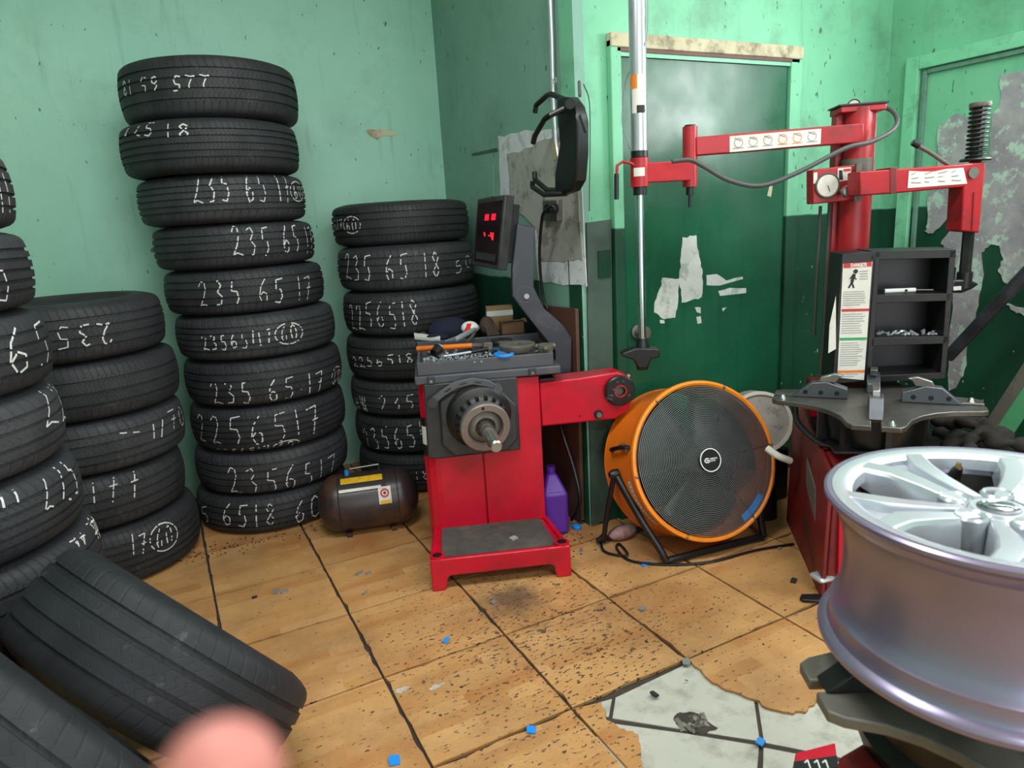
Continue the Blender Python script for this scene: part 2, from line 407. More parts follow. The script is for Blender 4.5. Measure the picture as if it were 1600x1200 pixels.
BL = {  # block letters
 'A': [[(0,0),(.5,1),(1,0)],[(.2,.4),(.8,.4)]], 'C': [[(1,.85),(.6,1),(.15,.8),(0,.5),(.15,.2),(.6,0),(1,.15)]], 'D': [[(0,0),(0,1),(.6,1),(1,.7),(1,.3),(.6,0),(0,0)]],
 'E': [[(1,0),(0,0),(0,1),(1,1)],[(0,.5),(.8,.5)]], 'G': [[(1,.85),(.6,1),(.15,.8),(0,.5),(.15,.2),(.6,0),(1,.15),(1,.5),(.6,.5)]], 'I': [[(.5,0),(.5,1)]],
 'L': [[(0,1),(0,0),(.9,0)]], 'M': [[(0,0),(0,1),(.5,.4),(1,1),(1,0)]], 'N': [[(0,0),(0,1),(1,0),(1,1)]], 'O': [[(.5,1),(.1,.8),(0,.5),(.1,.2),(.5,0),(.9,.2),(1,.5),(.9,.8),(.5,1)]],
 'R': [[(0,0),(0,1),(.8,1),(1,.75),(.8,.5),(0,.5)],[(.5,.5),(1,0)]], 'T': [[(0,1),(1,1)],[(.5,1),(.5,0)]], 'W': [[(0,1),(.25,0),(.5,.7),(.75,0),(1,1)]],
 'S': [[(1,.88),(.5,1),(.05,.8),(.2,.55),(.85,.42),(.95,.18),(.5,0),(0,.12)]], 'U': [[(0,1),(0,.2),(.5,0),(1,.2),(1,1)]], 'Y': [[(0,1),(.5,.5),(1,1)],[(.5,.5),(.5,0)]],
 '1': [[(.2,.75),(.6,1),(.6,0)]], '&': [[(1,0),(.2,.8),(.5,1),(.7,.8),(0,.3),(.4,0),(1,.5)]], '8': GL['8'], 'P': [[(0,0),(0,1),(.8,1),(1,.75),(.8,.5),(0,.5)]],
}
def layout(text, font=GL, gap=.25, rnd=0, glyphs=False):
    """strokes in a box of height 1, plus the total width"""
    x = 0; out = []; i = 0; ring = None; gl_ = []
    for ch in text:
        if ch == ' ': x += .6; continue
        if ch == '(': ring = x; x += .45; continue
        if ch == ')':
            a, b = ring, x + .3; cx, rx = (a + b) / 2, (b - a) / 2
            out.append([(cx + rx * math.cos(t * .35), .5 + .72 * math.sin(t * .35)) for t in range(19)]); gl_.append(out[-1:]); x += .5; continue
        wd = .28 if ch in '1./I!' else .62
        dy = random.uniform(-rnd, rnd)
        gl_.append([[(x + px * wd, py + dy) for px, py in st] for st in font[ch]]); out += gl_[-1]
        x += wd + gap
    return (gl_ if glyphs else out), x - gap
def ribbon(mb, pts, fn, wd, step, skip=None):
    """pts 2D on a surface; fn maps (s,t) -> 3D"""
    for (x0, y0), (x1, y1) in zip(pts[:-1], pts[1:]):
        L = math.hypot(x1 - x0, y1 - y0)
        if L < 1e-7: continue
        n = max(1, int(L / step)); nx, ny = -(y1 - y0) / L * wd / 2, (x1 - x0) / L * wd / 2
        for k in range(n):
            a, b = k / n, (k + 1.12) / n
            ax, ay, bx, by = x0 + (x1 - x0) * a, y0 + (y1 - y0) * a, x0 + (x1 - x0) * b, y0 + (y1 - y0) * b
            if skip and skip((ax + bx) / 2, (ay + by) / 2): continue
            mb.add([fn(ax - nx, ay - ny), fn(bx - nx, by - ny), fn(bx + nx, by + ny), fn(ax + nx, ay + ny)], [(0, 1, 2, 3)])
def flat_text(text, o, ux, uy, width, height, thick, font=BL, lift=None, mb=None):
    st, tw = layout(text, font); mb = mb or MB(); o, ux, uy = Vector(o), Vector(ux).normalized(), Vector(uy).normalized()
    nn = ux.cross(uy); sx = width / tw
    for s_ in st:
        ribbon(mb, [(px * sx, py * height) for px, py in s_], lambda a, b: o + ux * a + uy * b + nn * (lift or 0.0006), thick, 10)
    return mb

# ================================================================== THE SETTING
XW0, YW0, XW1, YW1, XR = 1.555, 2.41, 1.605, 3.92, 3.41
XL, YB, ZC = -2.4, -3.8, 3.15
def wallslab(name, p0, p1, m, z1=ZC, z0=-.03, th=.1):
    p0, p1 = Vector((*p0, 0)), Vector((*p1, 0)); d = (p1 - p0).normalized(); nrm = Vector((-d.y, d.x, 0)) * th
    mb = MB(); mb.prism([p0 + Vector((0, 0, z0)), p1 + Vector((0, 0, z0)), p1 + Vector((0, 0, z1)), p0 + Vector((0, 0, z1))], nrm)
    return struct(mb.build(name, m, smooth=0))
wall_back = wallslab('wall_back', (XL, YW1), (XW1, YW1), 'wallL')
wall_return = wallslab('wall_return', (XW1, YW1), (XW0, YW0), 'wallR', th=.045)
wall_door = wallslab('wall_door', (XW0, YW0), (XR, YW0), 'wallD')
wall_right = wallslab('wall_right', (XR, YW0), (XR, YB), 'wallD')
wall_left = wallslab('wall_left', (XL, YB), (XL, YW1), 'wallL')
# wall behind the photographer with an invented, unseen opening added for the light
mb = MB(); mb.box(XL, -1.9, YB - .1, YB, -.03, ZC); mb.box(2.7, XR, YB - .1, YB, -.03, ZC)
struct(mb.build('wall_front', 'wallL', smooth=0))
mb = MB(); mb.box(XL - .1, XR + .1, YB - .1, YW1 + .1, ZC, ZC + .1); struct(mb.build('ceiling', 'ceil', smooth=0))
# floor: screed, old white tiles, wood-print tiles
mb = MB(); mb.box(XL - .1, XR + .1, YB - .1, YW1 + .1, -.06, -.012); floor = struct(mb.build('floor', 'grout', smooth=0))
TS = .42; GX, GY = -.4033, 3.1354
def tile_mesh(seed):
    rnd = random.Random(seed); g = .0038; pts = []; n = 14
    cs = [(g, g), (TS - g, g), (TS - g, TS - g), (g, TS - g)]
    for k in range(4):
        a, b = cs[k], cs[(k + 1) % 4]; nx, ny = -(b[1] - a[1]) / TS, (b[0] - a[0]) / TS; chip = 0
        for i in range(n):
            t = i / n
            chip = chip * .4 + (rnd.random() ** 7) * .008
            e = chip if i else 0
            pts.append(Vector((a[0] + (b[0] - a[0]) * t + nx * e, a[1] + (b[1] - a[1]) * t + ny * e, -.01)))
    mb = MB(); mb.prism(pts, (0, 0, .01))
    me = bpy.data.meshes.new('floor_tile'); me.from_pydata(mb.v, [], mb.f); me.materials.append(M['tile']); return me
TILES = [tile_mesh(i) for i in range(8)]
skipcells = {(3, 5), (4, 5), (4, 6), (3, 6), (5, 6)}
rest = MB()
for i in range(-6, 10):
    for j in range(-2, 18):
        x0, y0 = GX + i * TS, GY - j * TS
        if x0 > XR - .01 or x0 + TS < XL or y0 > YW1 or y0 + TS < YB: continue
        if x0 > 1.56 and y0 > YW0: continue
        if (i, j) in skipcells: continue
        if x0 < -1.3 or y0 < .1 or x0 > 3.0:
            rest.box(max(x0 + .003, XL), min(x0 + TS - .003, XR), max(y0 + .003, YB), min(y0 + TS - .003, YW1), -.01, 0)
        else:
            o = bpy.data.objects.new('floor_tile', TILES[random.randrange(8)]); COL.objects.link(o); o.parent = floor
            o.location = (x0, y0, random.uniform(-.0006, 0))
o = rest.build('tile_field', 'tile', floor, smooth=0); o['kind'] = 'stuff'
# broken tiles around the hole (outlines on the floor plane)
def fpoly(pxs, z=0): return [onZ(a, b, z) for a, b in pxs]
def jag(P, amp=.006, n=5):
    out = []
    for a, b in zip(P, P[1:] + P[:1]):
        d = b - a; nn = Vector((-d.y, d.x, 0)).normalized()
        for k in range(n): out.append(a + d * (k / n) + nn * (random.uniform(-amp, amp) if k else 0))
    return out
def g_(i, j): return Vector((GX + i * TS, GY - j * TS, 0))
e = .004
brk = fpoly([(940, 1097), (948, 1125), (966, 1136), (985, 1142), (998, 1150), (1001, 1165), (1000, 1184), (1005, 1210), (1022, 1240)])
P = [g_(3, 4) + Vector((e, -e, 0))] + jag(brk, .006, 4)[:-4] + [g_(3, 5) + Vector((e, e, 0))]
mb = MB(); mb.prism([p - Vector((0, 0, .01)) for p in P], (0, 0, .01)); mb.build('floor_tile', 'tile', floor, smooth=0)
brk = fpoly([(1085, 1040), (1108, 1061), (1135, 1077), (1178, 1092), (1205, 1107), (1240, 1114), (1262, 1108), (1280, 1092), (1296, 1087), (1330, 1075)])
P = [g_(4, 4) + Vector((e, -e, 0))] + jag(brk, .006, 4)[:-4] + [g_(5, 5) + Vector((-e, .1, 0)), g_(5, 4) + Vector((-e, -e, 0))]
mb = MB(); mb.prism([p - Vector((0, 0, .01)) for p in P], (0, 0, .01)); mb.build('floor_tile', 'tile', floor, smooth=0)
wt = [[(962, 1090), (1076, 1036), (1178, 1094), (1187, 1158), (1070, 1140), (957, 1122)],
      [(1184, 1096), (1330, 1062), (1420, 1120), (1400, 1190), (1320, 1185), (1194, 1160)],
      [(940, 1128), (1070, 1146), (1186, 1165), (1178, 1260), (1000, 1300), (900, 1240)],
      [(1193, 1168), (1320, 1192), (1440, 1200), (1440, 1300), (1190, 1300)],
      [(935, 1098), (956, 1092), (951, 1120), (938, 1118)]]
for w_ in wt:
    mb = MB(); mb.prism([p - Vector((0, 0, .004)) for p in fpoly(w_, -.0085)], (0, 0, .004)); mb.build('old_white_tile', 'wtile', floor, smooth=0)

# --- door in the short wall
dT = lambda a, b, o=0: onY(a, b, YW0 - o)
TLx, TRx = onY(969, 300, YW0).x, onY(1222, 300, YW0).x
ZT = 1.945
door = thing('door_1', 'dark green flush door with scraped patches behind the orange fan', 'door', ((TLx + TRx) / 2, YW0, 0)); del door['label'], door['category']; struct(door)
lo = local(door)
mb = MB(); mb.box(-(TRx - TLx) / 2, (TRx - TLx) / 2, -.012, .0, .005, ZT); mb.build('door_leaf', 'door', door, smooth=0)
hw = (TRx - TLx) / 2
mb = MB(); mb.box(-hw - .052, -hw - .002, -.03, 0, 0, ZT + .06); mb.build('door_casing', 'wallD', door, bevel=.004)
mb = MB(); mb.box(hw + .002, hw + .075, -.03, 0, 0, ZT + .06); mb.build('door_casing', 'wallD', door, bevel=.004)
mb = MB(); mb.box(-hw - .052, hw + .075, -.034, 0, ZT + .032, ZT + .085); mb.build('head_casing', 'trimbare', door, bevel=.004)
mb = MB(); mb.box(-hw - .02, hw + .05, -.03, 0, ZT + .018, ZT + .031); mb.build('casing_edge', 'trimbrown', door)
mb = MB(); mb.box(-hw, hw + .02, -.024, 0, ZT + .002, ZT + .0175); mb.build('casing_edge', 'trimgreen', door)
def wpoly(pxs, plane, off, parent, m, name, th=.002, amp=.0, n=3):
    """irregular patch lying on a wall"""
    if plane == 'Y': P = [onY(a, b, YW0 - off) for a, b in pxs]; nn = Vector((0, th, 0)); up = Vector((0, 0, 1)); rt = Vector((1, 0, 0))
    elif plane == 'R': P = [onX(a, b, XR - off) for a, b in pxs]; nn = Vector((th, 0, 0)); up = Vector((0, 0, 1)); rt = Vector((0, 1, 0))
    elif plane == 'B': P = [onY(a, b, YW1 - off) for a, b in pxs]; nn = Vector((0, th, 0)); up = Vector((0, 0, 1)); rt = Vector((1, 0, 0))
    else:
        n0 = Vector((-(YW1 - YW0), XW1 - XW0, 0)).normalized(); p0 = Vector((XW0, YW0, 0)) + n0 * off
        P = [onP(a, b, p0, n0) for a, b in pxs]; nn = -n0 * th; up = Vector((0, 0, 1)); rt = Vector((0, 1, 0))
    if amp:
        Q = []
        for a, b in zip(P, P[1:] + P[:1]):
            for k in range(n): Q.append(a.lerp(b, k / n) + (up * random.uniform(-amp, amp) + rt * random.uniform(-amp, amp)))
        P = Q
    lo_ = local(parent)
    mb = MB(); mb.prism([lo_(p) for p in P], lo_.__call__(nn) - lo_((0, 0, 0)))
    return mb.build(name, m, parent, smooth=0)
wpoly([(1066, 372), (1088, 368), (1092, 400), (1098, 425), (1097, 465), (1066, 473), (1062, 440), (1064, 400)], 'Y', .0135, door, 'peelW', 'bare_patch', .0015, .004, 5)
wpoly([(1035, 433), (1062, 436), (1058, 480), (1055, 496), (1038, 500), (1022, 488), (1024, 470), (1032, 450)], 'Y', .0135, door, 'peelW', 'bare_patch', .0015, .004, 5)
for p in ([(1104, 430), (1120, 428), (1135, 438), (1160, 432), (1161, 436), (1125, 446), (1104, 446)], [(1122, 455), (1140, 450), (1166, 450), (1166, 458), (1125, 462)],
          [(1086, 480), (1095, 480), (1095, 490), (1089, 488)], [(1088, 495), (1095, 494), (1096, 505), (1090, 506)], [(1128, 482), (1135, 480), (1130, 487)],
          [(1031, 500), (1038, 500), (1039, 505), (1032, 505)], [(975, 582), (985, 586), (982, 592), (976, 590)], [(1203, 288), (1208, 285), (1205, 308), (1199, 306)]):
    wpoly(p, 'Y', .0135, door, 'peelW' if p[0][0] != 1203 else 'trimbare', 'bare_patch', .0012, .0012, 2)
mb = MB(); p = lo(onY(995, 518, YW0 - .02)); mb.lathe([(.0, -.0), (.028, 0), (.03, .006), (.02, .01), (.016, .03), (.03, .05), (.028, .062), (0, .064)], 20, p, (0, -1, 0)); mb.build('door_knob', 'iron', door)
# lower panel and switch plate on the stub of wall left of the door
wpoly([(917, 348), (955, 343), (958, 600), (952, 812), (925, 820), (920, 560)], 'Y', .012, wall_door, 'paneldark', 'wall_panel', .01)
wpoly([(935, 392), (954, 390), (955, 432), (936, 435)], 'Y', .018, wall_door, 'darkgreen', 'switch_plate', .006)
# --- right wall: old doorway filled in, trim and peeling plaster
def rbox(y0, y1, z0, z1, d, m, name): mb = MB(); mb.box(XR - d, XR, y0, y1, z0, z1); return mb.build(name, m, wall_right, smooth=0, bevel=.003)
yF = 2.245
rbox(yF - .005, yF + .06, 0, 1.99, .03, 'trimgreen', 'frame_trim'); rbox(1.7, yF - .006, 1.93, 1.99, .03, 'trimgreen', 'frame_trim')
rbox(yF - .04, yF - .02, .95, 1.92, .018, 'stripgreen', 'frame_strip'); rbox(1.7, yF - .042, 1.905, 1.925, .018, 'stripgreen', 'frame_strip')
K = 'R'
wpoly([(1563, 118), (1700, 90), (1700, 470), (1640, 452), (1600, 437), (1580, 446), (1572, 442), (1560, 425), (1566, 405), (1560, 385), (1545, 383), (1534, 395), (1536, 430), (1528, 470), (1524, 505), (1512, 540), (1508, 580), (1494, 606), (1484, 610), (1480, 560), (1486, 500), (1492, 420), (1476, 392), (1470, 376), (1492, 352), (1508, 330), (1520, 300), (1545, 240), (1548, 180), (1562, 165)], K, .004, wall_right, 'peel', 'peeled_plaster', .003, .006, 4)
wpoly([(1466, 200), (1480, 186), (1495, 178), (1512, 184), (1526, 215), (1525, 270), (1500, 320), (1478, 345), (1456, 365), (1446, 362), (1450, 345), (1447, 312), (1462, 280)], K, .006, wall_right, 'peel', 'peeled_plaster', .003, .005, 4)
wpoly([(1568, 470), (1585, 478), (1700, 500), (1700, 560), (1600, 492), (1585, 487)], K, .004, wall_right, 'peel', 'peeled_plaster', .003, .005, 4)
mb = MB(); mb.tube([onX(1424, 150, XR - .02), onX(1420, 108, XR - .02), onX(1500, 88, XR - .02), onX(1600, 62, XR - .02)], .003, 5); mb.build('surface_wire', 'paneldark', wall_right)
win = struct(bpy.data.objects.new('added_window_1', None)); COL.objects.link(win); win.location = (XR - .01, .95, 2.05)  # invented unseen window with glowing panes, added for the sheen on the door
for a in ((-.56, -.5, -.46, .46), (.5, .56, -.46, .46), (-.5, .5, .4, .46), (-.5, .5, -.46, -.4), (-.02, .02, -.4, .4)): MB().box(-.03, .0, *a).build('added_window_frame', 'trimgreen', win, smooth=0)
M['glow'] = emis('added_pane_glow', '#f2f8ff', 1.5)
for a in ((-.5, -.02), (.02, .5)): MB().box(-.008, -.004, *a, -.4, .4).build('pane', 'glow', win, smooth=0)
# --- return wall: filler patch, cement, conduit, outlet, board
wpoly([(778, 214), (820, 205), (868, 200), (892, 190), (905, 250), (917, 446), (880, 445), (842, 440), (834, 350), (800, 312), (782, 306), (780, 250)], 'W', .003, wall_return, 'plasterW', 'filler_patch', .003, .006, 4)
wpoly([(793, 242), (830, 228), (860, 215), (890, 210), (900, 260), (911, 405), (880, 410), (845, 405), (840, 360), (796, 318)], 'W', .006, wall_return, 'plasterG', 'cement_patch', .003, .008, 4)
wpoly([(862, 224), (890, 219), (893, 246), (866, 250)], 'W', .009, wall_return, 'yellow', 'warning_sticker', .001)
wpoly([(867, 236), (891, 233), (893, 246), (869, 249)], 'W', .0102, wall_return, 'ink', 'warning_sticker', .001)
wpoly([(570, 203), (596, 201), (621, 208), (618, 213), (600, 212), (590, 218), (578, 212)], 'B', .003, wall_back, 'trimbare', 'chipped_paint', .002, .003, 3)
wpoly([(736, 240), (776, 231), (777, 236), (738, 243)], 'W', .004, wall_return, 'paneldark', 'scuff', .002)
wpoly([(742, 262), (770, 256), (772, 306), (745, 312)], 'W', .0035, wall_return, 'wallR', 'cover_plate', .003)
def onW(a, b, off):
    n0 = Vector((-(YW1 - YW0), XW1 - XW0, 0)).normalized(); return onP(a, b, Vector((XW0, YW0, 0)) + n0 * off, n0)
cond = tag(MB().tube([onW(857, -80, .02), onW(862, 60, .02), onW(864, 150, .02), onW(868, 220, .02), onW(872, 245, .02), onW(880, 262, .02)], .0115, 12).build('conduit', 'alu'), 'thin grey metal conduit running down the green wall behind the black clamp', 'conduit')
p = onW(866, 130, .034); ux = Vector((0, -1, 0)); flat_text('1&8', p - ux * .022, ux, (0, 0, 1), .045, .018, .004).build('marking', 'white', cond)

# added ceiling tube fixtures, unseen above the frame
for i, (x, y) in enumerate(ADDED_TUBES):
    t = thing('added_ceiling_light', ['added unseen tube light on the ceiling over the tyres', 'added unseen tube light on the ceiling over the tyre changers', 'added unseen tube light on the ceiling near the added doorway'][i], 'light', (x, y, ZC), group='added ceiling tube lights')
    MB().box(-.66, .66, -.1, .1, -.05, 0).build('housing', 'white', t, smooth=0)
    for s in (-1, 1): MB().cyl((-.62, s * .05, -.07), (.62, s * .05, -.07), .014, n=10).build('tube', 'added_tubeglow', t)

# ================================================================== TYRES
def tyre_profile(Rr, hw, grooves, gw=.0042, gd=.0065):
    p = []
    s = .072  # tread half width (flat part)
    crown = lambda z: Rr - .010 * (z / s) ** 2
    z = []
    for g in grooves:
        z += [(g - gw - .0006, 0), (g - gw, gd), (g + gw, gd), (g + gw + .0006, 0)]
    pts = [(-s, 0)] + z + [(s, 0)]
    tread = [(crown(a) - d, a) for a, d in pts]
    up = [(Rr - .016, s + .009), (Rr - .026, s + .016), (Rr - .045, hw - .006), (Rr - .075, hw), (Rr - .105, hw - .003), (.245, hw - .018), (.225, hw - .026), (.214, hw - .03), (.212, hw - .045), (.222, hw - .052), (.25, hw - .03), (Rr - .06, hw - .016), (Rr - .03, hw - .03)]
    lo_ = [(a, -b) for a, b in reversed(up)]
    inner = [(Rr - .022, hw - .05), (Rr - .022, -(hw - .05))]
    return tread + up + inner + lo_
GS = {0: (-.046, -.015, .018, .048), 1: (-.05, -.026, .0, .026, .05), 2: (-.04, 0.0, .04), 3: (-.05, -.02, .02, .05)}
_tm = {}
def tyre_mesh(Rr, g, mi):
    k = (round(Rr, 3), g, mi)
    if k not in _tm:
        me = MB(); me.lathe(tyre_profile(Rr, .1, GS[g]), 72, closed=True)
        d = bpy.data.meshes.new('tyre'); d.from_pydata(me.v, [], me.f); d.materials.append(TM[mi])
        d.polygons.foreach_set('use_smooth', [True] * len(d.polygons)); d.set_sharp_from_angle(angle=R(38)); _tm[k] = d
    return _tm[k]
def tyre(c, Rr, g, mi, label, group, rot=None):
    o = bpy.data.objects.new('tyre', tyre_mesh(Rr, g, mi)); COL.objects.link(o); o.location = c
    if rot: o.rotation_euler = rot
    return tag(o, label, 'tyre', group)
def cyl_hit(px, py, c, Rr):
    d = ray(px, py); ox, oy = CAM.x - c[0], CAM.y - c[1]
    a = d.x ** 2 + d.y ** 2; b = 2 * (ox * d.x + oy * d.y); cc = ox * ox + oy * oy - Rr * Rr
    disc = b * b - 4 * a * cc
    if disc < 0: t = -b / (2 * a)
    else: t = (-b - math.sqrt(disc)) / (2 * a)
    q = CAM + d * t; base = math.atan2(-c[1], -c[0]); ph = math.atan2(q.y - c[1], q.x - c[0]) - base
    ph = (ph + math.pi) % (2 * math.pi) - math.pi
    return ph * Rr, q.z - c[2]
def chalk(o, c, Rr, g, items, wd=.0052):
    """items: (text, start px, end px, height in m); every mark is a piece of its own on the tread"""
    base = math.atan2(-c[1], -c[0]); sz = o.scale[2]
    crown = lambda z: Rr - .010 * (z / .072) ** 2 - max(0, abs(z) - .072) * .6
    fn = lambda s_, z: Vector((math.cos(base + s_ / Rr), math.sin(base + s_ / Rr), 0)) * (crown(z / sz) + .0011) + Vector((0, 0, z / sz))
    for text, a, b, hgt in items:
        s0, z0 = cyl_hit(*a, c, Rr); s1, z1 = cyl_hit(*b, c, Rr)
        L = math.hypot(s1 - s0, z1 - z0); ux, uy = (s1 - s0) / L, (z1 - z0) / L
        st, tw = layout(text, GL, .22, .05, True); k = L / tw
        for q in st:
            mb = MB()
            for st_ in q:
                pts = [(s0 + ux * px * k - uy * py * hgt, z0 + uy * px * k + ux * py * hgt) for px, py in st_]
                ribbon(mb, pts, fn, wd * random.uniform(.75, 1.15), .006, lambda s_, z: abs(z / sz) > .084 or any(abs(z / sz - gg) < .0036 for gg in GS[g]) or random.random() < .06)
            if mb.v: mb.build('chalk_mark', 'chalk', o, smooth=0)
ordn = ['topmost', 'second from top', 'third from top', 'fourth from top', 'fifth from top', 'sixth from top', 'seventh from top', 'eighth from top', 'ninth from top', 'bottom']
# tallest stack
s3 = [((.360, 3.546), .365), ((.327, 3.502), .365), ((.358, 3.639), .356), ((.389, 3.701), .352), ((.405, 3.67), .356), ((.42, 3.596), .362), ((.425, 3.576), .364), ((.419, 3.58), .364), ((.408, 3.587), .364), ((.385, 3.593), .362)]
tx3 = [[('225 65 18', (328, 118), (190, 128), .055)],
       [('225', (192, 212), (240, 212), .05), ('18', (258, 215), (300, 215), .05)],
       [('235 65 17', (302, 318), (455, 316), .125), ('(60)', (456, 312), (474, 308), .06)],
       [('235 65 17', (364, 400), (490, 394), .12)],
       [('235 65 17', (312, 478), (488, 468), .105)],
       [('23565/17(60)', (318, 548), (474, 528), .065)],
       [('235.65.17', (332, 632), (508, 610), .1), ('(60)', (520, 600), (534, 592), .06)],
       [('2256517', (312, 690), (502, 672), .13), ('2256517(60)', (336, 712), (470, 696), .03)],
       [('2356517', (358, 772), (527, 746), .125)],
       [('35', (310, 812), (330, 815), .075), ('6518 60', (348, 818), (502, 806), .105)]]
gs3 = [0, 1, 1, 0, 3, 1, 0, 1, 0, 3]
n3 = ['225 65 18 upside down', '225 18', '235 65 17 (60)', '235 65 17', '235 65 17', '23565/17 (60)', '235.65.17 (60)', '2256517 twice', '2356517', '6518 60']
def zs(o, c, z1, z0): o.location = (c[0], c[1], (z1 + z0) / 2); o.scale = (1, 1, (z1 - z0) / .2); return (c[0], c[1], (z1 + z0) / 2)
b3 = [2.063, 1.819, 1.606, 1.405, 1.214, 1.015, .813, .602, .388, .182, 0]
for k, (((x, y), Rr), it) in enumerate(zip(s3, tx3)):
    f = Rr / .37; c = (x * f, y * f, 0)
    o = tyre(c, Rr, gs3[k], k % 3 if k != 4 else 0, 'black tyre chalked %s, %s in the tallest stack' % (n3[k], ordn[k]), 'tyres in the tallest stack')
    c = zs(o, c, b3[k], b3[k + 1]); chalk(o, c, Rr, gs3[k], it)
# stack behind the balancer
tx4 = [[('6517(60)', (521, 362), (564, 360), .055)], [('235 65 18', (541, 437), (690, 432), .12), ('50', (712, 428), (736, 416), .06)], [('2256518', (549, 513), (657, 508), .125)],
       [('2256518', (553, 572), (648, 566), .05)], [('##', (557, 645), (576, 645), .09), ('2356', (594, 642), (672, 636), .075)], [('235654', (572, 702), (675, 690), .115)], [('118', (640, 752), (672, 748), .05)]]
ctr4 = [(1.19, 3.545), (1.185, 3.505), (1.185, 3.49), (1.18, 3.5), (1.185, 3.52), (1.19, 3.53), (1.19, 3.53)]
n4 = ['6517 (60)', '235 65 18 50', '2256518 in tall strokes', '2256518 in small strokes', '235', '23565', '118']
o4 = ['topmost', 'second from top', 'third from top', 'fourth from top', 'fifth from top', 'sixth from top', 'bottom']
b4 = [1.468, 1.262, 1.044, .826, .602, .414, .212, 0]
for k in range(7):
    c = (*ctr4[k], 0); g = [3, 0, 1, 0, 3, 0, 1][k]
    o = tyre(c, .352, g, (k + 1) % 3, 'tyre chalked %s, %s behind the balancer' % (n4[k], o4[k]), 'tyres stacked behind the balancer')
    c = zs(o, c, b4[k], b4[k + 1]); chalk(o, c, .352, g, tx4[k])
# low stack of five
c2 = [(-.345, 3.33), (-.325, 3.34), (-.335, 3.34), (-.37, 3.335), (-.345, 3.325)]
tx2 = [[('235', (172, 502), (82, 512), .08)], [], [('-- 17', (186, 692), (258, 682), .07), ('70', (265, 672), (288, 664), .08)], [('177', (142, 788), (222, 772), .125)], [('17(60)', (206, 868), (278, 846), .08)]]
n2 = ['chalked 235 upside down, topmost', 'without chalk, second from top', 'chalked 17 70, third from top', 'chalked 177, fourth from top', 'chalked 17 with a circled 60, bottom']
for k in range(5):
    c = (*c2[k], 0); g = [0, 2, 3, 0, 1][k]
    o = tyre(c, .362, g, k % 3, 'tyre %s of the low stack of five' % n2[k], 'tyres in the low stack of five')
    b2 = [1.145, .92, .69, .475, .245, 0]; c = zs(o, c, b2[k], b2[k + 1]); chalk(o, c, .362, g, tx2[k])
# near stack at the left edge
tx1 = [[('11', (6, 335), (22, 332), .1)], [('5', (2, 470), (24, 462), .13)], [('565', (-60, 610), (82, 565), .11)], [('22', (70, 672), (103, 650), .11)], [('///', (-20, 800), (40, 780), .12), ('225', (68, 800), (124, 765), .12)], [('##', (118, 858), (158, 835), .08)], []]
n1 = ['at the frame edge, uppermost', 'with one big chalk digit, second from top', 'chalked 565, third from top', 'chalked 22, fourth from top', 'chalked 225 and slashes, fifth from top', 'with a chalk scribble, sixth from top', 'without chalk, second lowest']
for k in range(7):
    z1 = 1.6 - .2 * k; c = ((-.648, -.642, -.638, -.644, -.636, -.62, -.62)[k], 2.215, 0); g = [0, 1, 0, 3, 1, 2, 0][k]
    o = tyre(c, .365, g, (k + 2) % 3, 'tyre %s in the near left stack' % n1[k], 'tyres in the near left stack')
    c = zs(o, c, z1, z1 - .2); chalk(o, c, .365, g, tx1[k])
tyre((-.62, 2.215, .1), .365, 0, 0, 'black tyre on the floor at the foot of the near left stack', 'tyres in the near left stack')
# two worn tyres leaning in the foreground
def lean(c, n, Rr, g, mi, label, wz=1.25):
    q = Vector((0, 0, 1)).rotation_difference(Vector(n)); o = tyre(c, Rr, g, mi, label, 'worn tyres leaning in the foreground'); o.rotation_mode = 'QUATERNION'; o.rotation_quaternion = q; o.scale = (1, 1, wz); return o
M_w = tyre_mat('worn_tyre_rubber', 58, '#191b1f', .35)
TM.append(M_w)
lean((-.123, 1.716, .363), (.731, .325, .60), .35, 3, 3, 'worn grey-black tyre with cracked tread leaning toward the camera')
lean((-.365, 1.485, .378), (.792, .403, .458), .362, 2, 3, 'worn tyre at the bottom left corner with a smooth dusty shoulder', 1.1)

# ================================================================== WHEEL BALANCER
BO = Vector((.75, 2.269, 0)); BA = R(-20.503)
B = thing('wheel_balancer', 'red wheel balancing machine with a charcoal spindle plate and tool tray', 'balancer', BO, BA)
bu = Vector((math.cos(BA), math.sin(BA), 0)); bv = Vector((-math.sin(BA), math.cos(BA), 0)); bl = Matrix.Rotation(-BA, 4, 'Z') @ Matrix.Translation(-BO)
def bY(px, py, c): return bl @ onP(px, py, BO + bv * c, bv)
def bZ(px, py, z): return bl @ onZ(px, py, z)
# platform
mb = MB()
mb.prism([(0.0, 0, 0), (.05, 0, 0), (.062, 0, .05), (.075, 0, .058), (.455, 0, .058), (.468, 0, .05), (.478, 0, 0), (.535, 0, 0), (.535, 0, .128), (0, 0, .128)], (0, .02, 0))
mb.hexa([(0, .02, .09), (.535, .02, .09), (.49, .3, .09), (.02, .3, .09)], [(0, .02, .118), (.535, .02, .118), (.49, .3, .118), (.02, .3, .118)])
mb.hexa([(0, .02, .06), (.02, .02, .06), (.035, .3, .06), (.015, .3, .06)], [(0, .02, .128), (.02, .02, .128), (.035, .3, .128), (.015, .3, .128)])
mb.hexa([(.515, .02, .06), (.535, .02, .06), (.495, .3, .06), (.475, .3, .06)], [(.515, .02, .128), (.535, .02, .128), (.495, .3, .128), (.475, .3, .128)])
pl = mb.build('platform', 'red', B, bevel=.005)
for x in (.028, .507):
    MB().cyl((x, .03, 0), (x, .03, .134), .029, n=20).build('foot', 'red', pl)
    MB().cyl((x, .03, .1345), (x, .03, .136), .018, n=16).build('bolt_hole', 'black', pl)
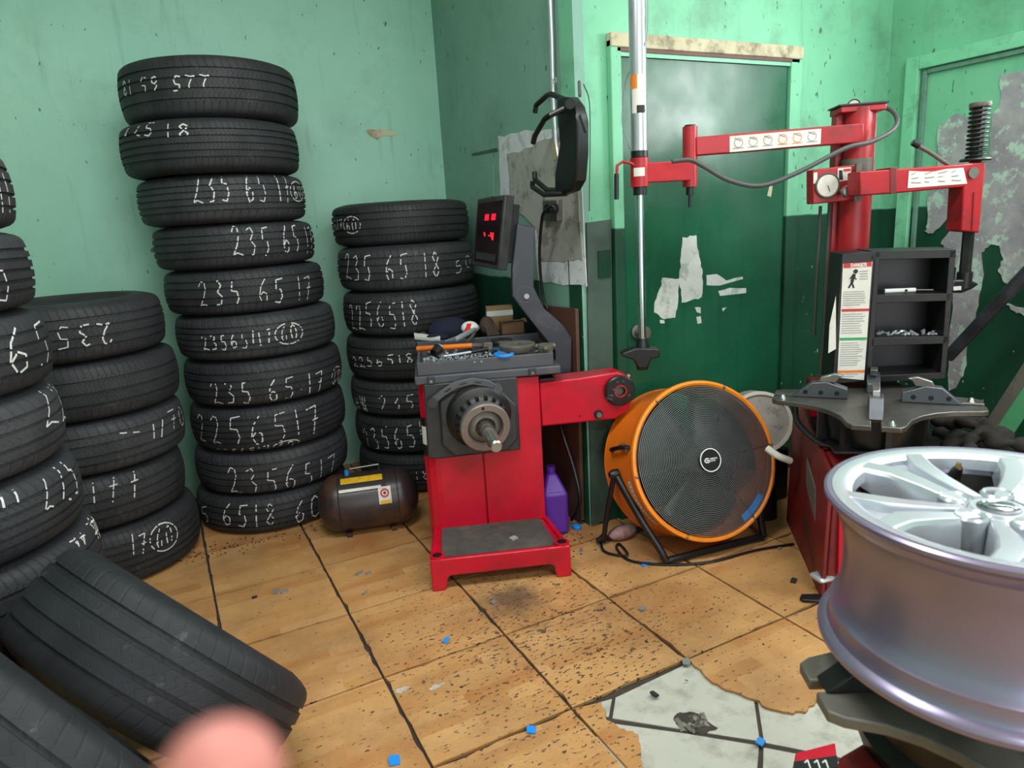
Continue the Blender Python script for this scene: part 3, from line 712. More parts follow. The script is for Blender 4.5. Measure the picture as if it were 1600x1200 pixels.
mb = MB(); mb.hexa([(.045, .03, .118), (.49, .03, .118), (.46, .286, .118), (.05, .286, .118)], [(.045, .03, .123), (.49, .03, .123), (.46, .286, .123), (.05, .286, .123)]); mb.build('rubber_mat', 'mat', B)
# cabinet
MB().box(.045, .485, .3, .66, .02, .735).build('cabinet', 'red', B, bevel=.006)
MB().box(.046, .241, .286, .3, .118, .735).build('front_panel', 'red', B, bevel=.003)
MB().box(.2455, .488, .286, .3, .118, .735).build('front_panel', 'red', B, bevel=.003)
side = MB().lathe([(.045, .1), (.045, .735)], 10, (.05, .325, 0), cap=True).box(.0055, .05, .325, .66, .1, .735).build('side_column', 'red', B)
for z0, z1, m_ in ((.565, .601, 'black'), (.488, .565, 'white'), (.44, .488, 'black')):
    MB().lathe([(.0458, z0), (.0458, z1)], 14, (.05, .325, 0)).box(.0047, .03, .325, .6, z0, z1).build('stripe', m_, side)
# spindle plate and housing
mb = MB(); mb.prism([(.02, .256, .443), (.06, .256, .436), (.395, .256, .442), (.397, .256, .745), (.03, .256, .745)], (0, .031, 0)); plate = mb.build('spindle_plate', 'plastic', B, bevel=.006)
oc = [(.085, .68), (.08, .5), (.13, .448), (.34, .45), (.385, .5), (.385, .64), (.33, .70), (.14, .71)]
MB().prism([(a, .228, b) for a, b in oc], (0, .03, 0)).build('raised_housing', 'plastic', plate, bevel=.008)
fl_ = bY(758, 667, .13); spt = bY(776, 699, -.045); ax = (spt - fl_).normalized(); sp0 = fl_ - ax * .055
SL = (spt - sp0).length
MB().lathe([(.128, -.075), (.128, -.03), (.118, -.02), (.105, -.016)], 40, sp0, ax).build('bearing_ring', 'black_metal', plate)
drum = MB().lathe([(.105, -.06), (.105, -.008), (.098, .006), (.086, .014), (.072, .02), (.068, .05), (.0, .05)], 40, sp0, ax, cap=False).build('spindle_drum', 'plastic', B)
u_, w_, a_ = frame(ax)
for k in range(18):
    t = 2 * math.pi * k / 18; d = u_ * math.cos(t) + w_ * math.sin(t); tt = -u_ * math.sin(t) + w_ * math.cos(t)
    m4 = Matrix((tt, d, a_)).transposed().to_4x4(); m4.translation = sp0 + d * .098 + a_ * .004
    MB().box(-.0065, .0065, -.006, .006, -.016, .01, m4).build('slot', 'black', drum)
MB().lathe([(.034, .045), (.066, .045), (.068, .055), (.07, .068), (.094, .068), (.097, .064), (.097, .045), (.066, .034), (.034, .034)], 56, sp0, ax, closed=True).build('flange', 'flange', B)
MB().lathe([(.0, .048), (.064, .049), (.05, .06), (.04, .062), (.04, .05), (0, .05)], 36, sp0, ax).build('flange_cup', 'iron', B)
hd_ = (u_ * -.1 + w_ * .99).normalized(); hd_ = hd_ if hd_.z > 0 else -hd_
MB().cyl(sp0 + a_ * .0675 + hd_ * .083, sp0 + a_ * .0692 + hd_ * .083, .0062, n=12).build('flange_hole', 'black', B)
sh = MB().lathe([(.026, .03), (.026, SL - .045), (.0235, SL - .04), (.0235, SL - .006), (.019, SL), (0, SL)], 28, sp0, ax).build('shaft', mat('ground_steel', '#b9b6b0', .24, metal=.9, var=.15), B)
# curved gauge bar over the drum
arc = [bY(a, b, .215) for a, b in ((676, 628), (690, 616), (712, 602), (738, 596), (760, 599), (778, 608))]
mb = MB()
for p, q in zip(arc[:-1], arc[1:]): pass
out = []; inn = []
for i, p in enumerate(arc):
    d = (arc[min(i + 1, 5)] - arc[max(i - 1, 0)]).normalized(); nn = Vector((-d.z, 0, d.x)); out.append(p + nn * .014); inn.append(p - nn * .014)
mb.prism(out + inn[::-1], (0, .014, 0)); gb = mb.build('gauge_bar', 'tray', B, bevel=.003)
MB().cyl(arc[0] + Vector((0, -.004, -.004)), arc[0] + Vector((0, .05, -.004)), .02, n=18).build('pivot', 'plastic', gb)
MB().cyl(arc[5] + Vector((0, -.008, 0)), arc[5] + Vector((0, .05, 0)), .018, n=18).build('pivot', 'tray', gb)
for i in (1, 2, 3):
    MB().tube([arc[i] * .75 + arc[i + 1] * .25 + Vector((0, -.001, .001)), arc[i] * .35 + arc[i + 1] * .65 + Vector((0, -.001, .001))], .0025, 6).build('graduation', 'black', gb)
# weight tray on top
mb = MB(); mb.box(-.004, .575, .262, .66, .742, .776); tr = mb.build('tray_lip', 'tray', B, bevel=.006)
mb = MB(); mb.box(.01, .55, .276, .29, .776, .828); mb.box(.01, .55, .64, .655, .776, .85); mb.box(.01, .022, .29, .64, .776, .83); mb.box(.538, .55, .29, .64, .776, .83); mb.box(.022, .538, .29, .64, .776, .8)
tray = mb.build('tool_tray', 'tray', B, bevel=.003)
for x in (.235, .262): MB().cyl((x, .272, .815), (x, .277, .815), .0045, n=10).build('screw', 'steel', tray)
for x in (.045, .445):
    MB().box(x, x + .03, .255, .263, .744, .774).build('tray_clip', 'plastic', tr, bevel=.002); MB().cyl((x + .015, .252, .756), (x + .015, .256, .756), .006, n=10).build('screw', 'steel', tr)
# wheel guard arm
AY = .30
ao = [(842, 598), (905, 590), (965, 581), (985, 590), (993, 612), (982, 642), (962, 655), (846, 667)]
mb = MB(); mb.prism([bY(a, b, AY) for a, b in ao], (0, .095, 0)); arm = mb.build('guard_arm', 'red', B, bevel=.008)
q_ = [bY(868, 595, AY), bY(962, 583, AY)]; zq = max(q_[0].z, q_[1].z) + .003
mb = MB(); mb.prism([q_[0] + Vector((0, .004, .001)), q_[1] + Vector((0, .004, .001)), q_[1] + Vector((0, .092, .001)), q_[0] + Vector((0, .092, .001))], (0, 0, .0025)); mb.build('dusty_cover', 'dusty_red', arm)
q_ = bY(843, 597, AY); MB().box(q_.x, q_.x + .065, AY + .004, AY + .09, q_.z, q_.z + .012).build('cover_plate', 'black', arm, bevel=.002)
dc = bY(967, 609, AY)
mb = MB().lathe([(.02, .0), (.06, 0), (.063, .006), (.063, .022), (.058, .026), (.024, .026), (.02, .022)], 36, dc, (0, -1, 0), closed=True); disc = mb.build('hub_disc', 'black', arm)
MB().lathe([(.0205, .026), (.0265, .026), (.0265, .0275), (.0205, .0275)], 28, dc, (0, -1, 0), closed=True).build('hub_ring', 'red_old', disc)
MB().cyl(dc + Vector((0, -.001, 0)), dc + Vector((0, -.006, 0)), .02, n=20).build('hub_bore', 'iron', disc)
for k, (a, b) in enumerate(((-.04, -.03), (-.036, -.014), (-.03, .01), (.012, .042), (-.012, .04), (.035, -.02))):
    MB().cyl(dc + Vector((a, -.026, b)), dc + Vector((a, -.0275, b)), .0045, n=10).build('mark', 'tray', disc)
for k in range(2):
    MB().box(-.046 + k * .003, -.02, -.0272, -.0262, -.046 + k * .014, -.042 + k * .014, Matrix.Translation(dc) @ Matrix.Rotation(.4, 4, 'Y')).build('mark', 'tray', disc)
bc = bY(935, 647, AY); MB().cyl(bc, bc + Vector((0, -.006, 0)), .019, n=20).build('washer', 'black', arm); MB().cyl(bc + Vector((0, -.006, 0)), bc + Vector((0, -.018, 0)), .0125, n=6).build('bolt', 'steel', arm)
q_ = bY(906, 650, AY); MB().cyl(q_ + Vector((0, -.0005, 0)), q_ + Vector((0, -.0015, 0)), .004, n=8).build('hole', 'black', arm)
# display post and display
pp = [(808, 350), (836, 354), (834, 448), (850, 482), (880, 508), (894, 528), (893, 584), (868, 588), (867, 548), (822, 492), (800, 462), (800, 420)]
mb = MB(); mb.prism([bY(a, b, .44) for a, b in pp], (0, .04, 0)); post = mb.build('display_post', 'post', B, bevel=.004)
MB().cyl(bY(823, 463, .44), bY(823, 463, .432), .011, n=14).build('bolt', 'steel', post)
ringc = bY(820, 460, .44); MB().lathe([(.032, 0), (.035, 0), (.035, .0012), (.032, .0012)], 28, ringc + Vector((0, -.0002, 0)), (0, -1, 0), closed=True, a0=0, a1=2 * math.pi).build('arc_mark', 'tray', post)
# display: a shallow box turned toward the operator on the left
dn = Matrix.Rotation(-BA, 3, 'Z') @ Vector((-.955, -.16, .12)); dn.normalize()
dz = Vector((0, 0, 1)); dr = dz.cross(dn).normalized(); du = dn.cross(dr).normalized()
dcen = bY(772, 363, .45)
cz = lambda a, b: bl @ onP(a, b, BO + bu * dcen.x + bv * dcen.y + dz * dcen.z, Matrix.Rotation(BA, 3, 'Z') @ dn)
q4 = [cz(746, 311), cz(790, 304), cz(779, 422), cz(738, 414)]
cc = sum(q4, Vector()) / 4
mb = MB(); mb.prism(q4, -dn * .045); disp = mb.build('display', 'plastic', B, bevel=.004)
MB().prism([cc + (p - cc) * .8 - dn * .043 for p in q4], -dn * .05).build('display_back', 'plastic', disp, bevel=.006)
sq = [cc + (p - cc) * .86 + dn * .0005 for p in q4]; MB().prism(sq, dn * .0015).build('screen', 'screen', disp)
def sp(u, v): return (sq[3] * (1 - u) + sq[2] * u) * (1 - v) + (sq[0] * (1 - u) + sq[1] * u) * v + dn * .0025
for u0, u1, v0, v1 in ((.34, .50, .70, .80), (.62, .78, .70, .80)):
    MB().prism([sp(u0, v0), sp(u1, v0), sp(u1, v1), sp(u0, v1)], dn * .0008).build('led_digit', 'led', disp)
for pts in (((.36, .50), (.4, .44)), ((.56, .45), (.64, .45)), ((.64, .5), (.72, .40)), ((.74, .5), (.74, .38))):
    MB().tube([sp(*pts[0]), sp(*pts[1])], .003, 6).build('led_segment', 'led', disp)
MB().prism([sp(.08, .04), sp(.92, .04), sp(.92, .16), sp(.08, .16)], dn * .001).build('key_strip', 'plastic', disp)
# display cable
tag(MB().tube([onW(868, 328, .09), onW(862, 322, .10), onW(850, 332, .11), onW(846, 350, .10), onW(843, 400, .08), onW(848, 460, .06), onW(856, 482, .05)], .007, 8, res=5).build('power_cable', 'black'), 'black power cable hanging from the outlet beside the grey cement patch', 'cable')
t = thing('wall_outlet', 'metal outlet box with a round black plug below the black clamp', 'outlet', onW(872, 330, .001)); lo = local(t)
MB().prism([lo(onW(a, b, .002)) for a, b in ((857, 312), (880, 312), (880, 345), (857, 345))], (-.03, 0, 0)).build('box', 'steel', t, bevel=.003)
p = lo(onW(868, 326, .036)); MB().cyl(p, p + Vector((-.045, -.006, .0)), .022, .019, 18).build('plug', 'black', t)

# items on the balancer tray (their own things)
def bw(x, y, z): return BO + bu * x + bv * y + Vector((0, 0, z))
# orange hammer
def trayz(px, py, z): p = bZ(px, py, z); return p
t = thing('hammer', 'orange-handled hammer lying at the front of the tool tray', 'hammer', bw(*bZ(700, 545, .84)), BA); lo = local(t); l2 = lambda px, py, z: lo(onZ(px, py, z))
MB().tube([l2(652, 545, .838), l2(690, 543, .843), l2(738, 540, .846)], .0115, 12).build('handle', 'orange', t)
MB().tube([l2(738, 540, .846), l2(756, 540, .846)], .0105, 10).build('ferrule', 'iron', t)
MB().box(-.02, .02, -.014, .014, -.017, .017, Matrix.Translation(l2(762, 541, .846))).build('head', 'iron', t, bevel=.004)
# dark socket over handle
t = thing('socket', 'short dark steel socket leaning over the orange hammer handle', 'socket', bw(*bZ(686, 548, .83)), BA); lo = local(t)
MB().lathe([(.012, 0), (.017, 0), (.0215, .05), (.016, .05)], 20, l2(677, 552, .83), l2(692, 538, .852) - l2(677, 552, .83), closed=True).build('sleeve', 'black_metal', t); MB().lathe([(.0216, .044), (.023, .046), (.023, .05), (.0216, .05)], 20, l2(677, 552, .83), l2(692, 538, .852) - l2(677, 552, .83), closed=True).build('collar', 'steel', t)
# caliper
t = thing('caliper', 'bright curved aluminium wheel weight pliers lying over the cap', 'pliers', bw(*bZ(720, 528, .86)), BA); lo = local(t)
MB().tube([l2(697, 533, .855), l2(712, 530, .87), l2(728, 522, .876), l2(744, 513, .88)], [.006, .011, .012, .010], 10).build('body', 'bright', t)
MB().ball(l2(744, 512, .88), .0165).build('knuckle', 'bright', t)
MB().tube([l2(745, 514, .87), l2(738, 526, .86), l2(730, 534, .85)], .007, 8).build('lower_jaw', 'iron', t)
# baseball cap
t = thing('cap', 'navy cloth cap with a red and white panel on the tray', 'cap', bw(*bZ(705, 520, .85)), BA); lo = local(t)
pc = l2(703, 520, .862); MB().ball(pc + Vector((0, .03, .008)), .098, .08, .06, 20, 12).build('crown', 'navy', t)
MB().ball(l2(684, 527, .85), .055, .05, .02, 16, 8).build('brim', 'navy', t)
MB().ball(l2(692, 506, .885) + Vector((0, -.03, 0)), .0055, n=8, m=6).build('emblem', 'white', t)
pr = l2(734, 512, .885)
MB().ball(pr, .04, .03, .03, 16, 10).build('white_panel', 'white', t); MB().prism([pr + Vector(q) for q in ((-.03, -.031, -.016), (-.004, -.034, -.016), (.008, -.028, .022), (-.012, -.026, .022))], (0, .014, 0)).build('red_panel', 'redcloth', t, bevel=.002)
# steel cone disc etc.
p = bZ(808, 540, .85); t = thing('centring_cone', 'round grey-brown centring cone on the right of the tray', 'cone', bw(*p), BA); MB().lathe([(.017, 0), (.055, -.026), (.064, -.022), (.074, -.002), (.074, .006), (.069, .01), (.017, .01)], 40, (0, 0, 0), closed=True).build('cone_body', 'iron', t)
MB().lathe([(.0, .002), (.0168, .002)], 20).build('cone_bore', 'black', t)
p = bZ(785, 541, .838); t = thing('centring_cone', 'smaller dark cone with a blue band behind the grey-brown cone', 'cone', bw(*(p + Vector((-.0, .045, 0)))), BA); MB().lathe([(.012, 0), (.05, -.0), (.05, .014), (.044, .022), (.012, .022)], 36, (0, 0, 0), closed=True).build('cone_body', 'black_metal', t); MB().lathe([(.0503, -.012), (.0503, -.006)], 36).build('blue_band', 'blue', t)
p = bZ(787, 554, .83); tag(MB().lathe([(.028, -.006), (.04, -.006), (.042, .0), (.04, .006), (.028, .006)], 28, bw(*p), closed=True).build('ring', 'blue'), 'blue-edged ring lying before the dark cone', 'ring')
t = thing('wing_nut', 'grey lobed quick nut at the right end of the tray', 'nut', bw(*bZ(852, 542, .845)), BA); MB().lathe([(.01, -.02), (.03, -.02), (.034, 0), (.03, .012), (.01, .012)], 24, closed=True).build('nut_body', 'iron', t)
for k in range(3):
    a = k * 2.1 + .4; MB().ball((.036 * math.cos(a), .036 * math.sin(a), 0), .014, .014, .012).build('lobe', 'iron', t)
# cardboard boxes
def cbox(px, py, z, w_, d_, h_, rz, m_, label, flaps=True):
    t = thing('cardboard_box', label, 'box', bw(*bZ(px, py, z)), BA + rz)
    MB().box(-w_/2, w_/2, -d_/2, -d_/2 + .004, 0, h_).box(-w_/2, w_/2, d_/2 - .004, d_/2, 0, h_).box(-w_/2, -w_/2 + .004, -d_/2, d_/2, 0, h_).box(w_/2 - .004, w_/2, -d_/2, d_/2, 0, h_).box(-w_/2, w_/2, -d_/2, d_/2, 0, .004).build('carton', m_, t, smooth=0)
    return t
t = cbox(800, 520, .835, .105, .08, .055, .05, 'card2', 'torn open brown cardboard box on the tray behind the cone')
MB().prism([(-.052, -.04, .055), (.052, -.04, .055), (.046, -.058, .066), (.01, -.052, .062), (-.01, -.06, .067), (-.046, -.056, .063)], (0, .001, .002)).build('flap', 'card2', t, smooth=0)
MB().prism([(.052, -.04, .055), (.052, .04, .055), (.07, .03, .06), (.068, -.03, .05)], (.001, 0, .002)).build('flap', 'card', t, smooth=0)
t = cbox(785, 520, .84, .125, .05, .115, .02, 'card', 'tan cardboard box with a white tape band at the back of the tray'); t.location += bv * .10
MB().box(-.063, .063, -.0262, -.025, .07, .095).build('tape_band', 'white', t, smooth=0)
# leather gloves
t = thing('work_glove', 'crumpled dark brown work glove between the cap and the boxes', 'glove', bw(*(bZ(762, 520, .85))), BA)
MB().ball((0, .02, .03), .035, .04, .045, 14, 10).build('palm', 'tan', t)
for k in range(4): MB().tube([(-.015 + k * .014, .0, .04), (-.005 + k * .014, -.02, .025 - k * .004), (.004 + k * .014, -.035, -.01)], .009, 8, res=3).build('finger', 'tan', t)
# papers, can, pipe
tag(MB().prism([onZ(647, 524, .845), onZ(688, 529, .85), onZ(688, 534, .845), onZ(648, 530, .842)], (0, 0, .012)).build('paper_packet', 'white'), 'white folded paper packet at the left edge of the tray', 'paper')
tag(MB().cyl(bw(*bZ(660, 522, .83)), bw(*(bZ(660, 522, .83) + Vector((0, 0, .045)))), .03, n=20).lathe([(.03, .045), (.032, .047), (.03, .05), (.026, .046)], 20, bw(*bZ(660, 522, .83)), closed=True).build('tin_can', 'iron'), 'small rusty tin at the back left of the tray', 'can')
t = thing('screwdriver', 'pale screwdriver lying along the front of the tray', 'screwdriver', bw(*bZ(715, 553, .832)), BA); lo = local(t)
MB().tube([l2(693, 557, .832), l2(736, 550, .835)], .0055, 8).build('shank', 'bright', t); MB().tube([l2(736, 550, .835), l2(762, 545, .838)], .0085, 8).build('grip', 'black_metal', t)
# heap of wheel weights
mb = MB(); random.seed(3)
for k in range(150):
    x, y = random.uniform(.03, .33), random.uniform(.295, .36); z = .803 + random.random() * .028
    m4 = Matrix.Translation(bw(x, y, z)) @ Euler((random.random(), random.random(), random.random() * 6)).to_matrix().to_4x4(); s_ = random.uniform(.5, 1.2)
    mb.box(-.011 * s_, .011 * s_, -.004, .004, -.0025, .0025, m4)
for k in range(60):
    x, y = random.uniform(.03, .5), random.uniform(.36, .62); z = .803 + random.random() * .02
    m4 = Matrix.Translation(bw(x, y, z)) @ Euler((random.random(), random.random(), random.random() * 6)).to_matrix().to_4x4()
    mb.box(-.016, .016, -.005, .005, -.004, .004, m4)
tag(mb.build('wheel_weights', 'weight', smooth=0), 'loose heap of small grey clip-on wheel weights filling the tray', 'weights', None, 'stuff')
mb = MB(); p = bw(.37, .33, .81)
mb.ball(p, .04, .03, .022, 16, 8); tag(mb.build('rag', 'card2'), 'small dirty rag tucked under the blue ring', 'rag')

# ================================================================== BLACK CLAMP ON THE WALL
n0 = Vector((-(YW1 - YW0), XW1 - XW0, 0)).normalized()
t = thing('wheel_clamp', 'black four-fingered wheel clamp hanging on the wall over the conduit', 'clamp', onW(900, 300, .10)); lo = local(t)
W_ = lambda a, b, o=.10: lo(onW(a, b, o))
body = [(888, 152), (905, 152), (915, 166), (921, 190), (921, 240), (917, 282), (908, 298), (892, 304), (884, 300), (884, 272), (892, 225), (889, 190), (888, 170)]
MB().prism([W_(a, b, .10) for a, b in body], n0 * .05).build('spine', 'black', t, bevel=.008)
MB().prism([W_(a, b, .153) for a, b in ((908, 178), (918, 205), (914, 208), (905, 182))], n0 * .004).build('slot', 'plastic', t)
for pts, o_ in ((((889, 158), (861, 147), (855, 149), (838, 164), (836, 176)), .13), (((889, 166), (860, 180), (851, 186), (836, 212), (833, 224)), .19), (((886, 298), (855, 297), (836, 281), (835, 268)), .13), (((886, 302), (850, 304), (832, 292), (832, 283)), .19)):
    MB().tube([W_(a, b, o_ if k else .13) for k, (a, b) in enumerate(pts)], .0105, 8).build('finger', 'black', t)
MB().cyl(W_(891, 162, .15), W_(891, 162, .175), .018, n=16).build('knob', 'black_metal', t)
MB().tube([W_(905, 128, .02), W_(906, 150, .09)], .006, 6).build('hook', 'iron', t)
tag(MB().tube([onW(912, 132, .03), onW(921, 160, .03), onW(922, 230, .03), onW(921, 290, .03), onW(921, 330, .03)], .002, 5, res=4).build('thin_wire', 'black'), 'thin dark wire trailing down the wall corner beside the black clamp', 'wire')

# ================================================================== BEHIND THE BALANCER
P0 = [onW(a, b, .012) for a, b in ((842, 476), (904, 482), (913, 812), (856, 800))]
tag(MB().prism(P0, n0 * .016).build('brown_board', 'brownboard'), 'brown wooden board propped against the wall behind the balancer', 'board')
tag(MB().tube([onW(868, 640, .06), onW(880, 680, .06), onW(896, 730, .05), onW(906, 775, .05), onW(902, 800, .05), onW(893, 812, .06)], .0085, 8, res=5).build('floor_cable', 'black'), 'black cable looping down from the balancer to the floor', 'cable')
jp = onZ(868, 812, 0); t = thing('jug', 'purple plastic jug with a screw neck standing behind the balancer', 'jug', (1.419, 2.50, 0), BA + R(90))
MB().hexa([(-.095, -.055, 0), (.095, -.055, 0), (.095, .055, 0), (-.095, .055, 0)], [(-.095, -.055, .2), (.095, -.055, .2), (.095, .055, .2), (-.095, .055, .2)]).build('body', 'purple', t, bevel=.018, seg=3)
MB().hexa([(-.093, -.053, .19), (.093, -.053, .19), (.093, .053, .19), (-.093, .053, .19)], [(-.02, -.02, .262), (.06, -.02, .245), (.06, .02, .245), (-.02, .02, .262)]).build('shoulder', 'purple', t, bevel=.01)
MB().cyl((.01, 0, .24), (.01, 0, .285), .021, n=20).build('neck', 'purple', t); MB().tube([(.03, 0, .25), (.07, 0, .25), (.092, 0, .21), (.095, 0, .15)], .012, 8, res=3).build('handle', 'purple', t)
# air tank
tc = Vector((.722, 2.985, .135)); tang = math.atan2(-.09, .36)
t = thing('air_tank', 'dark brown portable air tank with a torn yellow label lying on the floor', 'tank', (tc.x, tc.y, 0), tang)
L_ = .228; Rt = .131
prof = [(0, -L_)] + [(Rt * math.sin(a), -L_ + .085 * (1 - math.cos(a))) for a in [i * math.pi / 16 for i in range(1, 9)]]
prof = [(r_, z_) for r_, z_ in prof] + [(r_, -z_) for r_, z_ in reversed(prof)]
MB().lathe(prof, 40, (0, 0, Rt + .004), (1, 0, 0)).build('shell', 'tank', t)
for s_ in (-1, 1): MB().lathe([(Rt, s_ * .128), (Rt + .0025, s_ * .130), (Rt, s_ * .132)], 40, (0, 0, Rt + .004), (1, 0, 0)).build('weld_seam', 'tank', t)
def wrap(x0, x1, a0, a1, dr, m_, name, par=t, n=10):
    mb = MB(); g = []
    for i in range(n + 1):
        a = a0 + (a1 - a0) * i / n
        for x in (x0, x1): g.append((x, -(Rt + dr) * math.cos(a), Rt + .004 + (Rt + dr) * math.sin(a)))
    mb.add(g, [(2 * i, 2 * i + 1, 2 * i + 3, 2 * i + 2) for i in range(n)]); return mb.build(name, m_, par)
wrap(-.13, .085, R(38), R(78), .001, 'ink', 'label'); wrap(-.115, .07, R(58), R(74), .0018, 'yellow', 'label_band'); wrap(-.125, .06, R(40), R(46), .0018, 'label', 'label_band')
wrap(.045, .1, R(8), R(42), .001, 'label', 'warning_label'); wrap(.05, .095, R(8), R(15), .0018, 'yellow', 'warning_band')
c_ = (.0725, -(Rt + .002) * math.cos(R(29)), Rt + .004 + (Rt + .002) * math.sin(R(29))); ax_ = (0, -math.cos(R(29)), math.sin(R(29)))
MB().lathe([(.012, .001), (.02, .0005), (.02, .002), (.012, .002)], 20, c_, ax_, closed=True).build('warning_ring', 'redink', t); MB().cyl(c_, Vector(c_) + Vector(ax_) * .002, .006, n=12).build('warning_dot', 'ink', t)
MB().tube([(-.07, 0, 2 * Rt), (-.07, 0, 2 * Rt + .03), (.06, 0, 2 * Rt + .035), (.06, 0, 2 * Rt)], .004, 8).build('wire_handle', 'steel', t)
MB().cyl((-.085, 0, 2 * Rt), (-.085, 0, 2 * Rt + .025), .01, n=10).build('valve', 'blue', t)
for s_ in (-1, 1): MB().box(s_ * .1 - .012, s_ * .1 + .012, -.09, .09, 0, .02).build('foot', 'tank', t)
# ================================================================== DRUM FAN
FC = Vector((1.827, 1.981, .377)); FN = Vector((math.sin(R(-9.42)) * math.cos(R(19.14)), -math.cos(R(-9.42)) * math.cos(R(19.14)), math.sin(R(19.14)))); FR = .32
t = thing('drum_fan', 'large orange drum fan with a round wire grille tilted on a black stand', 'fan', (FC.x, FC.y, 0)); lo = local(t)
fc = lo(FC); fn = FN.normalized(); fu, fw, _ = frame(fn)   # fu horizontal, fw up
def fp(a, r_, d=0): return fc + (fu * math.cos(a) + fw * math.sin(a)) * r_ + fn * d
DD = .26
MB().lathe([(FR - .016, -.012), (FR - .008, -.02), (FR - .008, -DD + .01), (FR - .002, -DD), (FR - .016, -DD), (FR - .022, -DD + .012), (FR - .022, -.014)], 80, fc, fn, closed=True).build('drum', 'orange', t)
MB().lathe([(FR - .02, -.012), (FR - .02, .006), (FR - .012, .012), (FR - .003, .010), (FR, .002), (FR - .002, -.012), (FR - .009, -.02)], 96, fc, fn, closed=True).build('front_rim', 'orange_rim', t)
gr = MB().lathe([(.286, .004), (.2865, .004)], 8, fc, fn); gr = MB()
rings = 36
grille = MB()
for k in range(rings):
    r_ = .052 + (FR - .026 - .052) * k / (rings - 1); dz_ = .012 + .02 * (1 - (r_ / FR) ** 2)
    grille.lathe([(r_ - .0012, dz_ - .0012), (r_ + .0012, dz_ - .0012), (r_ + .0012, dz_ + .0012), (r_ - .0012, dz_ + .0012)], 88, fc, fn, closed=True)
M['wire'] = mat('grille_wire', '#8d9193', .3, metal=.7, var=.2, dirt='#2a2a2a', damt=.4)
g = grille.build('grille_rings', 'wire', t)
for k in range(6):
    a = R(3 + 60 * k); MB().tube([fp(a, .05, .03), fp(a, .17, .026), fp(a, FR - .018, .013)], .0022, 6).build('grille_spoke', 'black_metal', t)
    MB().ball(fp(a, FR - .01, .013), .006, n=8, m=6).build('grille_clip', 'steel', t)
bk = MB()
for k in range(16):
    r_ = .05 + .25 * k / 15
    bk.lathe([(r_ - .0015, -DD), (r_ + .0015, -DD), (r_ + .0015, -DD + .003), (r_ - .0015, -DD + .003)], 64, fc, fn, closed=True)
for k in range(8): bk.tube([fp(R(45 * k), .04, -DD), fp(R(45 * k), FR - .02, -DD)], .002, 5)
bk.build('rear_guard', 'black_metal', t)
MB().lathe([(0, -.16), (.05, -.16), (.05, -.03), (.043, -.02), (0, -.02)], 28, fc, fn).build('motor', 'steel', t)
M['blade'] = mat('fan_blade', '#3f4142', .35, metal=.6, var=.25, dirt='#3a3632', damt=.5)
for k in range(3):
    mb = MB(); g_v = []; nr, na = 7, 9
    for i in range(nr):
        r_ = .045 + .235 * i / (nr - 1); span = R(40 + 55 * math.sin(math.pi * min(1, .25 + .75 * i / (nr - 1)) * .6))
        for j in range(na):
            u = j / (na - 1) - .5; a = R(120 * k + 30) + span * u; g_v.append(fp(a, r_, -.1 - .07 * u))
    fs = [(i * na + j, i * na + j + 1, (i + 1) * na + j + 1, (i + 1) * na + j) for i in range(nr - 1) for j in range(na - 1)]
    mb.add(g_v, fs); o = mb.build('blade', 'blade', t, smooth=60); sm = o.modifiers.new('thick', 'SOLIDIFY'); sm.thickness = .002
hub = MB().lathe([(0, .030), (.046, .030), (.05, .034), (.05, .040), (.046, .043), (0, .043)], 40, fc, fn).build('badge', 'black', t)
MB().lathe([(.0425, .0432), (.0465, .0432), (.0465, .0442), (.0425, .0442)], 40, fc, fn, closed=True).build('badge_ring', 'white', hub)
# badge mark: a C shaped device and two lines of lettering
ho = fc + fn * .0434
def hp(x, y): return ho + fu * x + fw * y
mb = MB()
ribbon(mb, [(-.008, .0075), (-.02, .0075), (-.026, .002), (-.026, -.003), (-.02, -.0075), (-.008, -.0075)], lambda a, b: hp(a, b) + fn * .0006, .0045, .01)
ribbon(mb, [(-.019, 0), (-.007, 0)], lambda a, b: hp(a, b) + fn * .0006, .0045, .01); ribbon(mb, [(-.008, .0), (-.008, -.0075)], lambda a, b: hp(a, b) + fn * .0007, .0035, .01)
flat_text('COMMERCIAL', hp(-.003, .002), fu, fw, .034, .005, .0011, mb=mb); flat_text('ELECTRIC', hp(-.003, -.006), fu, fw, .024, .005, .0011, mb=mb)
mb.build('badge_print', 'white', hub, smooth=0)
# stand: bent black tube with pivots at the sides
zf = .016
sp_ = [lo(dep(0, 0, 1))]
F = lambda px, py, z=.018: lo(onZ(px, py, z))
pivL = fp(R(180), FR + .012, -.13); pivR = fp(0, FR + .012, -.13)
fl1 = F(1042, 876); fr1 = F(1192, 838); fl0 = lo(Vector((1.50, 2.24, .018))); fr0 = lo(Vector((2.12, 2.22, .018)))
st = thing  # keep name
MB().tube([pivL, pivL.lerp(fl1, .5) + Vector((-.01, -.01, 0)), fl1 + Vector((-.02, .02, .05)), fl1, fl1.lerp(fr1, .1), fl1.lerp(fr1, .9), fr1, fr1 + Vector((.02, .03, .05)), pivR.lerp(fr1, .5), pivR], .015, 10, res=5).build('stand_tube', 'black', t)
MB().tube([pivL + Vector((-.005, 0, 0)), pivL.lerp(fl0, .6), fl0 + Vector((0, -.02, .03)), fl0, fl0.lerp(fr0, .5), fr0, fr0 + Vector((0, -.02, .03)), pivR.lerp(fr0, .6), pivR], .011, 10, res=5).build('stand_tube', 'black', t)
for q, s_ in ((pivL, -1), (pivR, 1)):
    k = MB().lathe([(0, -.012), (.02, -.012), (.02, .012), (.012, .026), (0, .028)], 12, q, fu * s_).build('tilt_knob', 'black', t)
